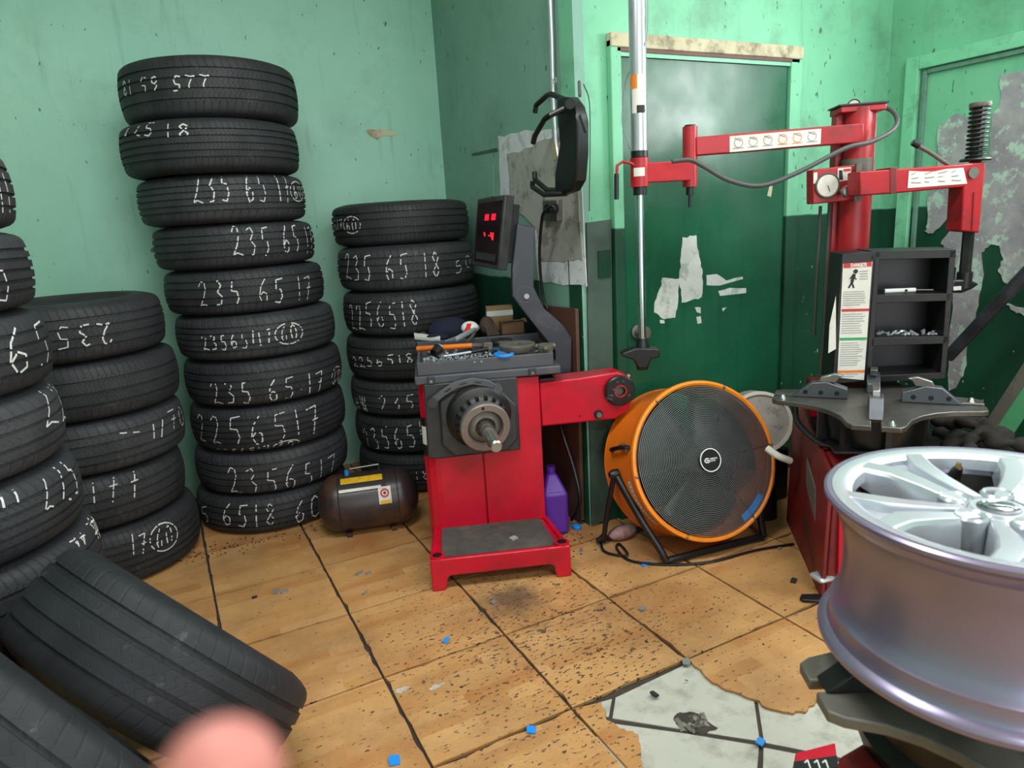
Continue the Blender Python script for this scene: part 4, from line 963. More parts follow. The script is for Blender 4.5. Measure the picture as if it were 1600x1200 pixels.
# strap handle and rating label on the drum
a0 = R(163)
MB().tube([fp(R(162), FR - .006, -.03), fp(R(162), FR + .012, -.05), fp(R(163), FR + .014, -.15), fp(R(163), FR - .004, -.19)], .009, 8, res=4).build('strap_handle', 'black', t)
MB().box(-.012, .012, -.022, .022, -.012, .012, Matrix.Translation(fp(R(162), FR + .002, -.055))).build('strap_clip', 'steel', t, bevel=.002)
mb = MB(); g_v = []
for i in range(13):
    a = R(186 + 38 * i / 12)
    for d in (-.045, -.072): g_v.append(fp(a, FR - .0065, d))
mb.add(g_v, [(2 * i, 2 * i + 1, 2 * i + 3, 2 * i + 2) for i in range(12)]); lab = mb.build('rating_label', 'label', t)
for i in range(11):
    a = R(188 + 33 * i / 10); mb = MB(); g_v = [fp(a + R(b), FR - .0058, d) for b, d in ((0, -.052), (0, -.064), (1.0, -.064), (1.0, -.052))]; mb.add(g_v, [(0, 1, 2, 3)]); mb.build('label_line', 'redink' if i == 3 else 'greyink', lab, smooth=0)
mb = MB(); g_v = []
for i in range(9):
    a = R(-66 + 27 * i / 8)
    for r_, d in ((FR - .062, .019), (FR - .03, .016)): g_v.append(fp(a, r_, d))
mb.add(g_v, [(2 * i, 2 * i + 1, 2 * i + 3, 2 * i + 2) for i in range(8)]); tp = mb.build('blue_tape', 'blue', t)
# fan cord
tag(MB().tube([onZ(938, 842, .006), onZ(945, 862, .006), onZ(980, 868, .006), onZ(968, 850, .006), onZ(964, 858, .006), onZ(985, 876, .006), onZ(1040, 882, .006), onZ(1110, 878, .006), onZ(1180, 860, .006), onZ(1240, 850, .006)], .0055, 8, res=6).build('fan_cord', 'black'), 'black fan cord coiled and trailing over the floor tiles', 'cord')

# ================================================================== REAR TYRE CHANGER
TO = Vector((1.88, 1.48, 0)); TA = math.atan2(-.62, .78)
T = thing('tyre_changer', 'red tyre changer with a cross-shaped steel table and shelf by the wall', 'tyre changer', TO, TA)
tu = Vector((math.cos(TA), math.sin(TA), 0)); tv = Vector((-math.sin(TA), math.cos(TA), 0)); TI = Matrix.Rotation(-TA, 4, 'Z') @ Matrix.Translation(-TO)
def tl(p): return TI @ Vector(p)
def tdir(v): return Matrix.Rotation(-TA, 3, 'Z') @ Vector(v)
def tD(px, py, d): return tl(dep(px, py, d))
# cabinet, flared to the front foot
MB().hexa([(.03, .02, .0), (.47, .02, .0), (.47, .62, .0), (.03, .62, .0)], [(.06, .09, .46), (.44, .09, .46), (.44, .62, .50), (.06, .62, .50)]).build('cabinet', 'red_dark', T, bevel=.008)
MB().prism([(.028, -.0, .0), (.028, .64, 0.0), (.045, .66, .555), (.045, .50, .56), (.055, .07, .44)], (-.014, 0, 0)).build('side_panel', 'red_dark', T, bevel=.003)
wl = MB().prism([(.0245, .33, .40), (.0295, .2, .33), (.026, .16, .22), (.022, .30, .30)], (-.006, 0, 0)).build('worn_patch', 'iron', T, smooth=0)
MB().hexa([(.07, .012, .08), (.45, .012, .08), (.45, .03, .08), (.07, .03, .08)], [(.075, .072, .43), (.43, .072, .43), (.43, .1, .43), (.075, .1, .43)]).build('front_panel', 'red', T, bevel=.003)
for k in range(5): MB().box(.09 + k * .008, .094 + k * .008, .046, .05, .3, .33).build('vent_slot', 'label', T)
MB().box(.1, .24, .012, .022, .13, .23).build('notice', 'label', T); MB().box(.125, .215, .008, .014, .14, .22).build('notice_print', 'yellow', T)
MB().box(.13, .46, .62, .92, .0, .58).build('column_base', 'red_dark', T, bevel=.008)
MB().box(.03, .13, .52, .6, .5, .56).build('corner_block', 'red_old', T, bevel=.01)
MB().box(.06, .44, .1, .62, .5, .508).build('cabinet_top', 'black_metal', T)
# pedals
pd = tl(onZ(1290, 900, .06)); MB().box(-.05, .06, -.035, .03, -.008, .012, Matrix.Translation(pd) @ Matrix.Rotation(.5, 4, 'Z')).build('pedal', 'bright', T, bevel=.01)
MB().box(-.02, .09, -.02, .09, -.02, .03, Matrix.Translation(tl(onZ(1325, 880, .1)))).build('pedal_arm', 'black', T, bevel=.006)
pf = tl(onZ(1262, 936, 0.0)); MB().prism([pf + Vector(q) for q in ((-.03, -.018, .004), (-.02, -.03, .004), (.07, -.03, .004), (.07, .02, .004), (-.02, .01, .004))], (0, 0, .01)).build('floor_bracket', 'black_metal', T, bevel=.003)
# turntable
tcn = tl(Vector((2.215, 1.545, .65)))
def cross_table(par, c, rot, Rr, hwid, thick, frm=lambda v: Vector(v), m_='steel'):
    pts = []
    for k in range(4):
        a = rot + k * math.pi / 2; d = Vector((math.cos(a), math.sin(a), 0)); e_ = Vector((-d.y, d.x, 0))
        pts += [d * (Rr - .02) - e_ * hwid, d * Rr - e_ * (hwid - .015), d * Rr - e_ * .014, d * (Rr - .1) - e_ * .014, d * (Rr - .1) + e_ * .014, d * Rr + e_ * .014, d * Rr + e_ * (hwid - .015), d * (Rr - .02) + e_ * hwid]
        # concave sweep to the next arm
        a2 = a + math.pi / 2; d2 = Vector((math.cos(a2), math.sin(a2), 0)); e2 = Vector((-d2.y, d2.x, 0))
        p, q = d * (Rr - .03) + e_ * hwid, d2 * (Rr - .03) - e2 * hwid; mid = (d + d2) * (hwid + .035)
        for s_ in (.2, .4, .6, .8): pts.append(p * (1 - s_) ** 2 + mid * 2 * s_ * (1 - s_) + q * s_ * s_)
    return MB().prism([c + p for p in pts], (0, 0, -thick)).build('turntable', m_, par, bevel=.003)
M['table'] = mat('worn_table_steel', '#6e6c68', .36, metal=.7, var=.3, scale=12, dirt='#3a342e', damt=.5)
TRT = R(37) - TA
TT = cross_table(T, tcn, TRT, .335, .085, .018, m_='table')
MB().cyl(tcn + Vector((0, 0, -.14)), tcn + Vector((0, 0, -.02)), .15, .17, 24).build('turntable_hub', 'black', T)
for k in range(8):
    a = R(45 * k); MB().box(-.02, .02, -.01, .01, -.13, 0, Matrix.Translation(tcn + Vector((.165 * math.cos(a), .165 * math.sin(a), -.02))) @ Matrix.Rotation(a, 4, 'Z')).build('hub_lug', 'black_metal', T)
def jaw(par, c, a, r_, jm='tray_metal'):
    """slide, body with holes, claw"""
    m4 = Matrix.Translation(c) @ Matrix.Rotation(a, 4, 'Z')
    def tp(v): return m4 @ Vector(v)
    j = MB().prism([tp(q) for q in ((r_ - .1, -.022, .0), (r_ + .085, -.022, 0), (r_ + .06, -.022, .02), (r_ + .02, -.022, .055), (r_ - .03, -.022, .06), (r_ - .1, -.022, .035))], m4.to_3x3() @ Vector((0, .044, 0))).build('jaw', jm, par, bevel=.003)
    MB().prism([tp(q) for q in ((r_ - .06, -.012, .056), (r_ + .0, -.012, .056), (r_ - .01, -.012, .075), (r_ - .055, -.012, .09), (r_ - .085, -.012, .083), (r_ - .07, -.012, .073))], m4.to_3x3() @ Vector((0, .024, 0))).build('claw', 'steel', j, bevel=.003)
    for s_ in (-1, 1):
        for dx in (-.065, -.012, .04):
            MB().cyl(tp((r_ + dx, s_ * .0215, .02)), tp((r_ + dx, s_ * .0228, .02)), .0085, n=12).build('hole', 'black', j)
    return j
M['tray_metal'] = mat('grey_jaw_casting', '#63656b', .38, metal=.55, var=.25, dirt='#3a3a3a', damt=.4)
for k in range(4):
    a = TRT + k * math.pi / 2; jaw(T, tcn + Vector((0, 0, .001)), a, .185)
    d = Vector((math.cos(a), math.sin(a), 0)); e_ = Vector((-d.y, d.x, 0))
    MB().lathe([(0, .014), (.006, .013), (.013, 0)], 12, tcn + d * .3 + e_ * .045).build('bolt', 'chrome', T)
MB().cyl(tcn + tdir(ray(1326, 670)) * 0 + Vector((-.09, -.2, -.05)), tcn + Vector((-.09, -.2, -.02)), .012, n=10).build('brass_fitting', mat('brass', '#9a7634', .35, metal=.8), T)
MB().tube([tcn + Vector((-.26, .02, -.03)), tcn + Vector((-.25, 0, -.09)), tcn + Vector((-.18, -.05, -.15)), tcn + Vector((-.1, -.02, -.16))], .011, 8, res=5).build('air_hose', 'black', T)
# column
cc_ = tl(Vector((2.50, 1.89, 0)))
cdir = tdir((-.55, -.83, 0)).normalized(); cside = Vector((cdir.y, -cdir.x, 0))
cm4 = Matrix((cside, -cdir, Vector((0, 0, 1)))).transposed().to_4x4(); cm4.translation = cc_
MB().box(-.075, .075, .0, .06, .2, 1.70, cm4).build('column', 'red_old', T, bevel=.004)
MB().cyl(cc_ + cdir * .015 + Vector((0, 0, .3)), cc_ + cdir * .015 + Vector((0, 0, 1.4)), .055, n=24).build('column_tube', 'red_old', T)
MB().cyl(cc_ + cdir * .02 + Vector((0, 0, 1.44)), cc_ + cdir * .02 + Vector((0, 0, 1.5)), .055, n=24).build('collar', 'iron', T)
MB().cyl(cc_ + cdir * .02 + Vector((0, 0, 1.5)), cc_ + cdir * .02 + Vector((0, 0, 1.685)), .05, n=24).build('upper_tube', 'red_old', T)
MB().box(-.082, .082, -.065, .062, 1.668, 1.692, cm4).build('cap_plate', 'red_old', T, bevel=.004); MB().box(-.088, .088, -.07, .066, 1.692, 1.698, cm4).build('cap_seal', 'black', T)
gp = tD(1334, 165, 2.70); g1 = MB().cyl(gp, gp + tdir(-ray(1334, 165)) * .03, .024, n=24).build('pressure_gauge', 'black_metal', T); MB().cyl(gp + tdir(-ray(1334, 165)) * .0302, gp + tdir(-ray(1334, 165)) * .0312, .0195, n=24).build('gauge_face', 'label', g1)
vv = tdir(-ray(1334, 165)).normalized(); MB().tube([gp + vv * .034, gp + vv * .034 + Vector((.006, 0, .01))], .0012, 5).build('gauge_needle', 'ink', g1)
# control box with the big gauge
f0 = tdir(-ray(1310, 290)); f0.z = 0; f0.normalize()
bn = tdir(Vector((-.45, -.89, 0))); bn.normalize(); bp = cc_ + cdir * .1
def tP(px, py, off=0): return tl(onP(px, py, TO + Matrix.Rotation(TA, 3, 'Z') @ (bp + bn * off), Matrix.Rotation(TA, 3, 'Z') @ bn))
bx = [(1270, 265), (1345, 256), (1346, 312), (1270, 319)]
cb = MB().prism([tP(*q) for q in bx], -bn * .06).build('control_box', 'red_old', T, bevel=.004)
q0 = tP(1292, 290, .001); MB().lathe([(0, .0), (.045, 0), (.047, .006), (.044, .010), (.041, .006), (0, .006)], 32, q0, bn).build('dial_bezel', 'iron', cb); MB().cyl(q0 + bn * .0065, q0 + bn * .0075, .040, n=28).build('dial_face', 'label', cb)
MB().tube([q0 + bn * .009, q0 + bn * .009 + Vector((0.008, 0, -.022))], .0015, 5).build('dial_needle', 'ink', cb)
MB().prism([tP(a, b, .001) for a, b in ((1309, 263), (1330, 261), (1329, 281), (1308, 284))], bn * .001).build('sticker', 'label', cb); MB().prism([tP(a, b, .0025) for a, b in ((1311, 266), (1316, 266), (1317, 281), (1311, 281))], bn * .001).build('sticker_print', 'ink', cb); MB().prism([tP(a, b, .0025) for a, b in ((1318, 264), (1329, 263), (1329, 267), (1318, 268))], bn * .001).build('sticker_print', 'redink', cb)
MB().prism([tP(a, b, .001) for a, b in ((1271, 270), (1277, 269), (1277, 286), (1271, 287))], bn * .001).build('sticker', 'label', cb)
q1 = tP(1312, 300, .0); kn = MB().cyl(q1, q1 + bn * .05, .008, n=12).build('lock_knob', 'steel', cb); MB().lathe([(0, .07), (.018, .068), (.022, .055), (.018, .045), (0, .045)], 20, q1, bn).build('knob_head', 'steel', kn)
MB().prism([tP(a, b, .02) for a, b in ((1336, 256), (1344, 254), (1344, 315), (1332, 315))], bn * .012).build('clamp_plate', 'iron', cb)
# swing arm carrying the mounting shaft
an = tdir(Vector((-.35, -.93, 0))); an.normalize(); ap = tD(1530, 275, 2.52)
def aP(px, py, off=0): return tl(onP(px, py, TO + Matrix.Rotation(TA, 3, 'Z') @ (ap + an * off), Matrix.Rotation(TA, 3, 'Z') @ an))
sa = MB().prism([aP(*q) for q in ((1344, 268), (1500, 257), (1541, 252), (1530, 364), (1502, 361), (1506, 292), (1400, 302), (1344, 306))], -an * .08).build('swing_arm', 'red_old', T, bevel=.005)
MB().prism([aP(a, b, .002) for a, b in ((1391, 262), (1402, 261), (1401, 302), (1391, 303))], -an * .086).build('arm_joint', 'red_dark', sa, bevel=.002)
lb = MB().prism([aP(a, b, .001) for a, b in ((1420, 267), (1440, 268), (1460, 268), (1478, 264), (1505, 262), (1511, 287), (1418, 294))], an * .001).build('instruction_label', 'label', sa)
for k in range(4):
    for r_ in range(3):
        x = 1424 + k * 21; y = 273 + r_ * 6 - k * 1.2; MB().tube([aP(x, y, .003), aP(x + 7 + (k + r_) % 3 * 4, y - 1.5 + (r_ - 1) * 2, .003)], .0014, 5).build('label_mark', 'greyink', lb)
b0 = aP(1520, 270, .001); MB().cyl(b0, b0 + an * .006, .02, n=20).build('pivot_cap', 'iron', sa)
MB().prism([aP(a, b, .0015) for a, b in ((1521, 300), (1523, 300), (1520, 360), (1518, 360))], an * .002).build('edge_seam', 'red_dark', sa)
hx = aP(1518, 250, -.04)
s0 = aP(1533, 160, -.04); s1 = aP(1524, 250, -.04); sx = Vector((s1.x, s1.y, 0))
ztop, zsp = s0.z, s1.z
MB().cyl(sx + Vector((0, 0, 1.0)), sx + Vector((0, 0, ztop)), .02, n=6).build('hex_shaft', 'black_metal', T)
hel = []
for i in range(12 * 14 + 1):
    a = i / 14 * 2 * math.pi; hel.append(sx + Vector((.031 * math.cos(a), .031 * math.sin(a), zsp + .004 + (ztop - .014 - zsp) * i / 168)))
MB().tube(hel, .0042, 6).build('return_spring', 'black_metal', T)
MB().lathe([(0, ztop), (.034, ztop), (.036, ztop - .006), (.034, ztop - .016), (0, ztop - .016)], 24, sx).build('spring_cap', 'iron', T)
MB().lathe([(.02, zsp - .004), (.05, zsp - .004), (.052, zsp), (.048, zsp + .006), (.02, zsp + .006)], 24, sx, closed=True).build('spring_seat', 'black_metal', T)
he = aP(1512, 445, -.04); hm = Vector((sx.x, sx.y, he.z))
MB().cyl(hm + Vector((0, 0, -.01)), hm + Vector((0, 0, .05)), .026, n=16).build('mount_collar', 'black_metal', T)
hd = MB().prism([aP(a, b, -.02) for a, b in ((1488, 438), (1515, 436), (1532, 444), (1520, 452), (1505, 458), (1488, 458))], -an * .05).build('mount_head', 'black', T, bevel=.008)
MB().prism([aP(a, b, -.017) for a, b in ((1490, 448), (1502, 447), (1502, 453), (1490, 454))], -an * .004).build('head_insert', 'label', hd)
lv = MB().tube([aP(1482, 257, -.03), aP(1450, 236, -.06), aP(1432, 226, -.07)], .008, 8).build('lock_lever', 'iron', T); MB().tube([aP(1436, 228, -.068), aP(1426, 222, -.073)], .012, 10).build('lever_grip', 'black', lv)
# shelf cabinet on the column
sn = tdir(Vector((-.60, -.80, 0))); sn.normalize(); s_p = tl(dep(1425, 490, 2.52))
def sP(px, py, off=0): return tl(onP(px, py, TO + Matrix.Rotation(TA, 3, 'Z') @ (s_p + sn * off), Matrix.Rotation(TA, 3, 'Z') @ sn))
def board(a, dpt, m_, name, par=T, off=0): return MB().prism([sP(*q, off) for q in a], -sn * dpt).build(name, m_, par, bevel=.002)
shf = board([(1316, 397), (1368, 393), (1352, 596), (1300, 600)], .16, 'black_metal', 'side_box')
board([(1368, 392), (1376, 392), (1362, 596), (1352, 596)], .16, 'black_metal', 'shelf_side'); board([(1484, 391), (1494, 391), (1478, 585), (1469, 586)], .16, 'black_metal', 'shelf_side')
board([(1360, 392), (1494, 389), (1494, 403), (1360, 406)], .16, 'black_metal', 'shelf_board'); board([(1368, 461), (1490, 458), (1489, 470), (1367, 474)], .16, 'black_metal', 'shelf_board'); board([(1362, 528), (1484, 525), (1483, 537), (1361, 541)], .16, 'black_metal', 'shelf_board')
board([(1356, 588), (1478, 582), (1477, 592), (1355, 598)], .16, 'black_metal', 'shelf_board'); board([(1362, 395), (1490, 392), (1474, 590), (1354, 596)], .006, 'black', 'shelf_back', off=-.155)
# danger placard
pl_ = board([(1317, 412), (1363, 409), (1350, 594), (1308, 590)], -.0015, 'label', 'placard', off=.001)
def pm(a, m_, name='placard_print'): return MB().prism([sP(*q, .0028) for q in a], sn * .0006).build(name, m_, pl_, smooth=0)
pm([(1318, 412), (1362, 409), (1362, 416), (1318, 419)], 'redink'); pm([(1315, 483), (1358, 482), (1358, 486), (1315, 487)], 'redink'); pm([(1312, 528), (1354, 527), (1354, 531), (1312, 532)], 'greenink'); pm([(1309, 579), (1351, 578), (1351, 582), (1309, 583)], 'orangeink')
def ptx(text, x, y, wpx, hpx, m_):
    o_ = sP(x, y, .0036); e1 = sP(x + wpx, y - .04 * wpx, .0036) - o_; e2 = sP(x, y - hpx, .0036) - o_
    flat_text(text, o_, e1, e2, e1.length, e2.length, e2.length * .2, lift=.0002).build('placard_text', m_, pl_, smooth=0)
ptx('DANGER', 1330, 417, 24, 5, 'white')
# stick figure stepping back
man = [((1335, 424), 3.6)]
mb = MB(); hd_ = sP(1337, 424, .0036); mb.lathe([(0, 0), (.008, 0)], 14, hd_, sn)
for a, b, w_ in (((1335, 428), (1331, 441), .011), ((1331, 441), (1326, 450), .006), ((1331, 441), (1334, 450), .006), ((1334, 430), (1338, 437), .004), ((1333, 429), (1328, 436), .004)):
    pa, pb = sP(*a, .0036), sP(*b, .0036); d = (pb - pa).normalized(); e_ = sn.cross(d) * w_ / 2; mb.add([pa - e_, pb - e_, pb + e_, pa + e_], [(0, 1, 2, 3)])
mb.build('warning_figure', 'ink', pl_, smooth=0)
random.seed(5)
def lines(y0, y1, xl0, xl1, wd):
    n = int((y1 - y0) / 3.4)
    for k in range(n):
        y = y0 + (y1 - y0) * k / n; f = (y - 412) / 180; x = 1320 - 9 * f; L = wd * random.uniform(.75, 1)
        MB().tube([sP(x, y, .0034), sP(x + L, y - .8, .0034)], .0009, 4).build('placard_line', 'greyink', pl_, smooth=0)
for k in range(4): MB().tube([sP(1343, 424 + k * 4, .0034), sP(1356, 423 + k * 4, .0034)], .001, 4).build('placard_line', 'greyink', pl_, smooth=0)
lines(456, 480, 0, 0, 36); lines(491, 524, 0, 0, 36); lines(536, 574, 0, 0, 36); lines(585, 592, 0, 0, 30)
MB().prism([sP(a, b, .001) for a, b in ((1296, 508), (1306, 462), (1306, 545), (1294, 552))], sn * .001).build('torn_placard', 'label', T, smooth=0)
# two hanging air rods left of the column
for x0, x1, yb in ((1282, 1272, 525), (1296, 1284, 598)):
    a = tD(x0, 322, 2.72); b = tD(x1, yb, 2.86); MB().tube([a, b], .0065, 8).build('hanging_rod', 'hose', T)
# --- helper arm: beam, pivot, cylinder, press head
A_ = thing('press_arm', 'red helper arm with a tall aluminium cylinder and a black press head', 'helper arm', (1.65, 2.14, 0)); lo = local(A_)
hpv = dep(1078, 250, 2.6); hpv = Vector((hpv.x, hpv.y, 0)); cend = TO + Matrix.Rotation(TA, 3, 'Z') @ (cc_ + cdir * .07)
hn = Vector((-(cend - hpv).y, (cend - hpv).x, 0)).normalized(); hn = -hn if hn.y > 0 else hn
def hP(px, py, off=0): return lo(onP(px, py, hpv + hn * off, hn))
bm = MB().prism([hP(*q, .025) for q in ((1088, 214), (1350, 192), (1350, 222), (1088, 243))], -hn * .05).build('beam', 'red_old', A_, bevel=.004)
lbm = MB().prism([hP(*q, .0258) for q in ((1140, 213), (1283, 201), (1282, 225), (1140, 238))], hn * .0008).build('instruction_label', 'label', bm)
for k in range(6):
    x = 1146 + k * 23; y = 229 - k * 2.0
    c0 = hP(x + 8, y - 6, .0272)
    col_ = 'greyink' if k not in (3, 4) else 'orangeink'
    MB().lathe([(.015, 0), (.017, 0), (.017, .0006), (.015, .0006)], 18, c0, hn, closed=True).build('pictogram', col_, lbm, smooth=0)
    MB().tube([hP(x, y + 3, .0272), hP(x + 16, y + 1.6, .0272)], .0012, 4).build('pictogram_line', col_, lbm, smooth=0); MB().tube([hP(x + 2, y - 13, .0272), hP(x + 12, y - 9, .0272)], .0012, 4).build('pictogram_line', 'greyink', lbm, smooth=0)
zt, zb = (lo(onP(1078, 198, hpv, hn))).z, lo(onP(1078, 292, hpv, hn)).z; hv = lo(hpv)
MB().cyl(hv + Vector((0, 0, zb)), hv + Vector((0, 0, zt)), .027, n=24).build('pivot_tube', 'red_old', A_); MB().cyl(hv + Vector((0, 0, zt)), hv + Vector((0, 0, zt + .006)), .02, n=16).build('pivot_cap', 'black_metal', A_)
MB().cyl(hv + Vector((0, 0, zb - .03)), hv + Vector((0, 0, zb)), .014, n=14).build('stop_bush', 'black', A_); MB().cyl(hv + Vector((0, 0, zb - .075)), hv + Vector((0, 0, zb - .03)), .0065, n=10).build('stop_pin', 'black', A_)
pz = lambda py: lo(onP(1000, py, Vector((1.65, 2.14, 0)), CF * 1)).z
pax = Vector((0, 0, 0))
def zp(py):
    best = None
    for k in range(40): pass
    d = ray(999, py); n_ = Vector((CF.x, CF.y, 0)).normalized(); return onP(999, py, Vector((1.65, 2.14, 0)), n_).z
MB().cyl(pax + Vector((0, 0, zp(242))), pax + Vector((0, 0, 2.62)), .0305, n=28).build('cylinder', 'alu', A_); MB().cyl(pax + Vector((0, 0, zp(246))), pax + Vector((0, 0, zp(236))), .0312, n=28).build('cylinder_band', 'black', A_)
ck = MB().cyl(pax + Vector((0, 0, zp(292))), pax + Vector((0, 0, zp(247))), .034, n=28).build('clamp_sleeve', 'red_old', A_); MB().cyl(pax + Vector((0, 0, zp(305))), pax + Vector((0, 0, zp(292))), .025, n=20).build('rod_gland', 'black', A_)
MB().lathe([(.0348, 0), (.0348, .03)], 12, pax + Vector((0, 0, zp(276))), a0=R(-75), a1=R(-5)).build('sleeve_sticker', 'label', ck)
MB().lathe([(.0308, zp(178)), (.0308, zp(150)), (.0309, zp(118))], 14, pax, a0=R(-85), a1=R(10)).build('torn_sticker', 'label', A_); MB().lathe([(.0312, zp(140)), (.0312, zp(118))], 8, pax, a0=R(-95), a1=R(-45)).build('torn_sticker', 'orangeink', A_); MB().lathe([(.0312, zp(178)), (.0312, zp(166))], 8, pax, a0=R(-50), a1=R(10)).build('torn_sticker', 'ink', A_)
dlt = (hv - pax); dlt.z = 0; dl = dlt.normalized(); el = Vector((-dl.y, dl.x, 0))
zc0, zc1 = zp(286), zp(255)
MB().hexa([pax + dl * .02 - el * .025 + Vector((0, 0, zc0)), pax + dlt - el * .025 + Vector((0, 0, zc0)), pax + dlt + el * .025 + Vector((0, 0, zc0)), pax + dl * .02 + el * .025 + Vector((0, 0, zc0))],
          [pax + dl * .02 - el * .025 + Vector((0, 0, zc1)), pax + dlt - el * .025 + Vector((0, 0, zc1)), pax + dlt + el * .025 + Vector((0, 0, zc1)), pax + dl * .02 + el * .025 + Vector((0, 0, zc1))]).build('link_arm', 'red_old', A_, bevel=.003)
zrod = zp(540)
MB().cyl(pax + Vector((0, 0, zrod)), pax + Vector((0, 0, zp(304))), .0155, n=20).build('piston_rod', 'chrome', A_)
rt_ = Vector((CX.x, CX.y, 0)).normalized(); cfh = Vector((CF.x, CF.y, 0)).normalized()
hz = zrod
mb = MB().cyl((0, 0, hz - .02), (0, 0, hz + .03), .028, .02, 18); ph = mb.build('press_socket', 'black', A_)
MB().prism([rt_ * a - cfh * .03 + Vector((0, 0, hz + b)) for a, b in ((-.085, -.022), (-.03, -.004), (.05, -.01), (.062, -.016), (.062, -.045), (.03, -.05), (.012, -.085), (-.02, -.085), (-.04, -.05), (-.085, -.032))], cfh * .06).build('press_head', 'black', A_, bevel=.01)
MB().cyl(Vector((0, 0, hz - .095)) , Vector((0, 0, hz - .06)), .022, .03, 16).build('press_tip', 'black_metal', A_)
hk = [(994, 262), (985, 256), (972, 253), (963, 259), (962, 275), (962, 312)]
MB().tube([lo(onP(a, b, Vector((1.65, 2.14, 0)), cfh)) - cfh * .02 for a, b in hk[:5]], .0055, 8).build('hook_handle', 'red_old', A_); MB().tube([lo(onP(a, b, Vector((1.65, 2.14, 0)), cfh)) - cfh * .02 for a, b in ((962, 272), (962, 312))], .009, 10).build('handle_grip', 'black', A_)
# air hose slung between the arms
hs = [dep(1050, 252, 2.5), dep(1078, 250, 2.5), dep(1100, 260, 2.5), dep(1140, 282, 2.5), dep(1190, 290, 2.5), dep(1250, 268, 2.5), dep(1320, 232, 2.5), dep(1360, 222, 2.52), dep(1393, 205, 2.55), dep(1402, 188, 2.6), dep(1392, 172, 2.66), dep(1368, 165, 2.72), dep(1345, 168, 2.74)]
tag(MB().tube(hs, .0085, 8, res=5).build('air_hose', 'hose'), 'grey air hose sagging from the red helper arm to the column top', 'hose')
tag(MB().tube([dep(1012, -20, 2.4), dep(1010, 60, 2.42), dep(990, 100, 2.45), dep(977, 130, 2.5), dep(972, 190, 2.52), dep(980, 220, 2.53), dep(987, 240, 2.54)], .0018, 5, res=5).build('loose_wire', 'greyink'), 'thin pale wire curling around the aluminium cylinder', 'wire')
# shelf contents
def onshelf(px, py, off=-.05): return TO + Matrix.Rotation(TA, 3, 'Z') @ sP(px, py, off)
a, b = onshelf(1382, 455), onshelf(1430, 453); t = thing('valve_tool', 'white cylindrical tool lying on the upper black shelf', 'tool', a); lo = local(t)
MB().tube([lo(a), lo(b)], .0085, 12).build('barrel', 'white', t); MB().tube([lo(b), lo(onshelf(1458, 453))], .003, 8).build('tip', 'steel', t); MB().cyl(lo(onshelf(1416, 454, -.041)), lo(onshelf(1416, 454, -.039)), .005, n=10).build('button', 'black', t)
mb = MB(); random.seed(11)
for k in range(40):
    px = 1372 + random.random() * 96; p = onshelf(px, 524 - random.random() * 6, -.03 - random.random() * .08)
    m4 = Matrix.Translation(p) @ Euler((random.random() * .6, random.random() * .6, random.random() * 6)).to_matrix().to_4x4(); s_ = random.uniform(.5, 1.4); mb.box(-.014 * s_, .014 * s_, -.004, .004, -.003, .003, m4)
tag(mb.build('shelf_clutter', 'bright', smooth=0), 'small metal scraps heaped on the middle black shelf', 'scraps', None, 'stuff')

# ================================================================== NEAR TYRE CHANGER AND RIM
RC = Vector((1.075, .535, 0))
N = thing('tyre_changer', 'near red tyre changer under the silver rim, cut by the photo edge', 'tyre changer', (RC.x, RC.y, 0))
tz = .585
NT_ = cross_table(N, Vector((0, 0, tz)), R(150), .262, .075, .02, m_='iron')
MB().lathe([(.0, .44), (.17, .46), (.17, .48), (.15, .5), (.15, .575), (0, .578)], 32).build('turntable_hub', 'black', N)
for k in range(4):
    jaw(N, Vector((0, 0, tz + .001)), R(150) + k * math.pi / 2, .165, 'black')
MB().hexa([(-.27, -.5, 0), (.30, -.5, 0), (.30, .10, 0), (-.27, .10, 0)], [(-.2, -.5, .46), (.28, -.5, .46), (.28, .1, .46), (-.2, .1, .46)]).build('cabinet', 'red_dark', N, bevel=.01)
lo = local(N)
MB().box(-.30, -.25, -.1, .14, .3, .335).build('pedal_guard', 'red', N, bevel=.006)
# wheel rim
Wm = thing('alloy_wheel', 'silver five-spoke alloy wheel rim lying on the near tyre changer', 'rim', (RC.x, RC.y, .65))
M['rim'] = mat('silver_rim_paint', '#c6cad2', .26, metal=.55, var=.06, scale=3, coat=.25)
M['rimside'] = mat('satin_rim_barrel', '#8f86a0', .3, metal=.65, var=.08, scale=3, coat=.2)
RR = .241
MB().lathe([(RR - .006, .0), (RR, .004), (RR + .001, .012), (RR - .003, .018), (RR - .013, .022), (RR - .016, .028), (RR - .0165, .05), (RR - .022, .056), (RR - .029, .075), (RR - .033, .11), (RR - .034, .15), (RR - .029, .185), (RR - .0235, .2), (RR - .022, .216), (RR - .016, .222), (RR - .012, .234), (RR - .003, .24), (RR, .244), (RR, .25), (RR - .004, .253), (RR - .012, .2515), (RR - .016, .246), (RR - .03, .225), (RR - .038, .19), (RR - .042, .14), (RR - .038, .08), (RR - .028, .03), (RR - .02, .002)], 112, closed=True).build('barrel', 'rimside', Wm)
MB().lathe([(RR - .0345, .213), (RR - .0395, .19), (RR - .0435, .14), (RR - .0395, .08), (RR - .0295, .03), (RR - .0215, .003)], 96).build('inner_barrel', mat('dark_barrel_lining', '#3a3735', .55, metal=.4, var=.3), Wm)  # separate dark grey lining over the inside of the barrel
face = MB().lathe([(RR - .012, .2522), (RR - .03, .2505), (RR - .042, .244), (RR - .044, .225), (RR - .03, .222)], 96).build('face_ring', 'rim', Wm)
SPK = [R(9 + 72 * k) for k in range(5)]
def pol(r_, a, z): return Vector((r_ * math.cos(a), r_ * math.sin(a), z))
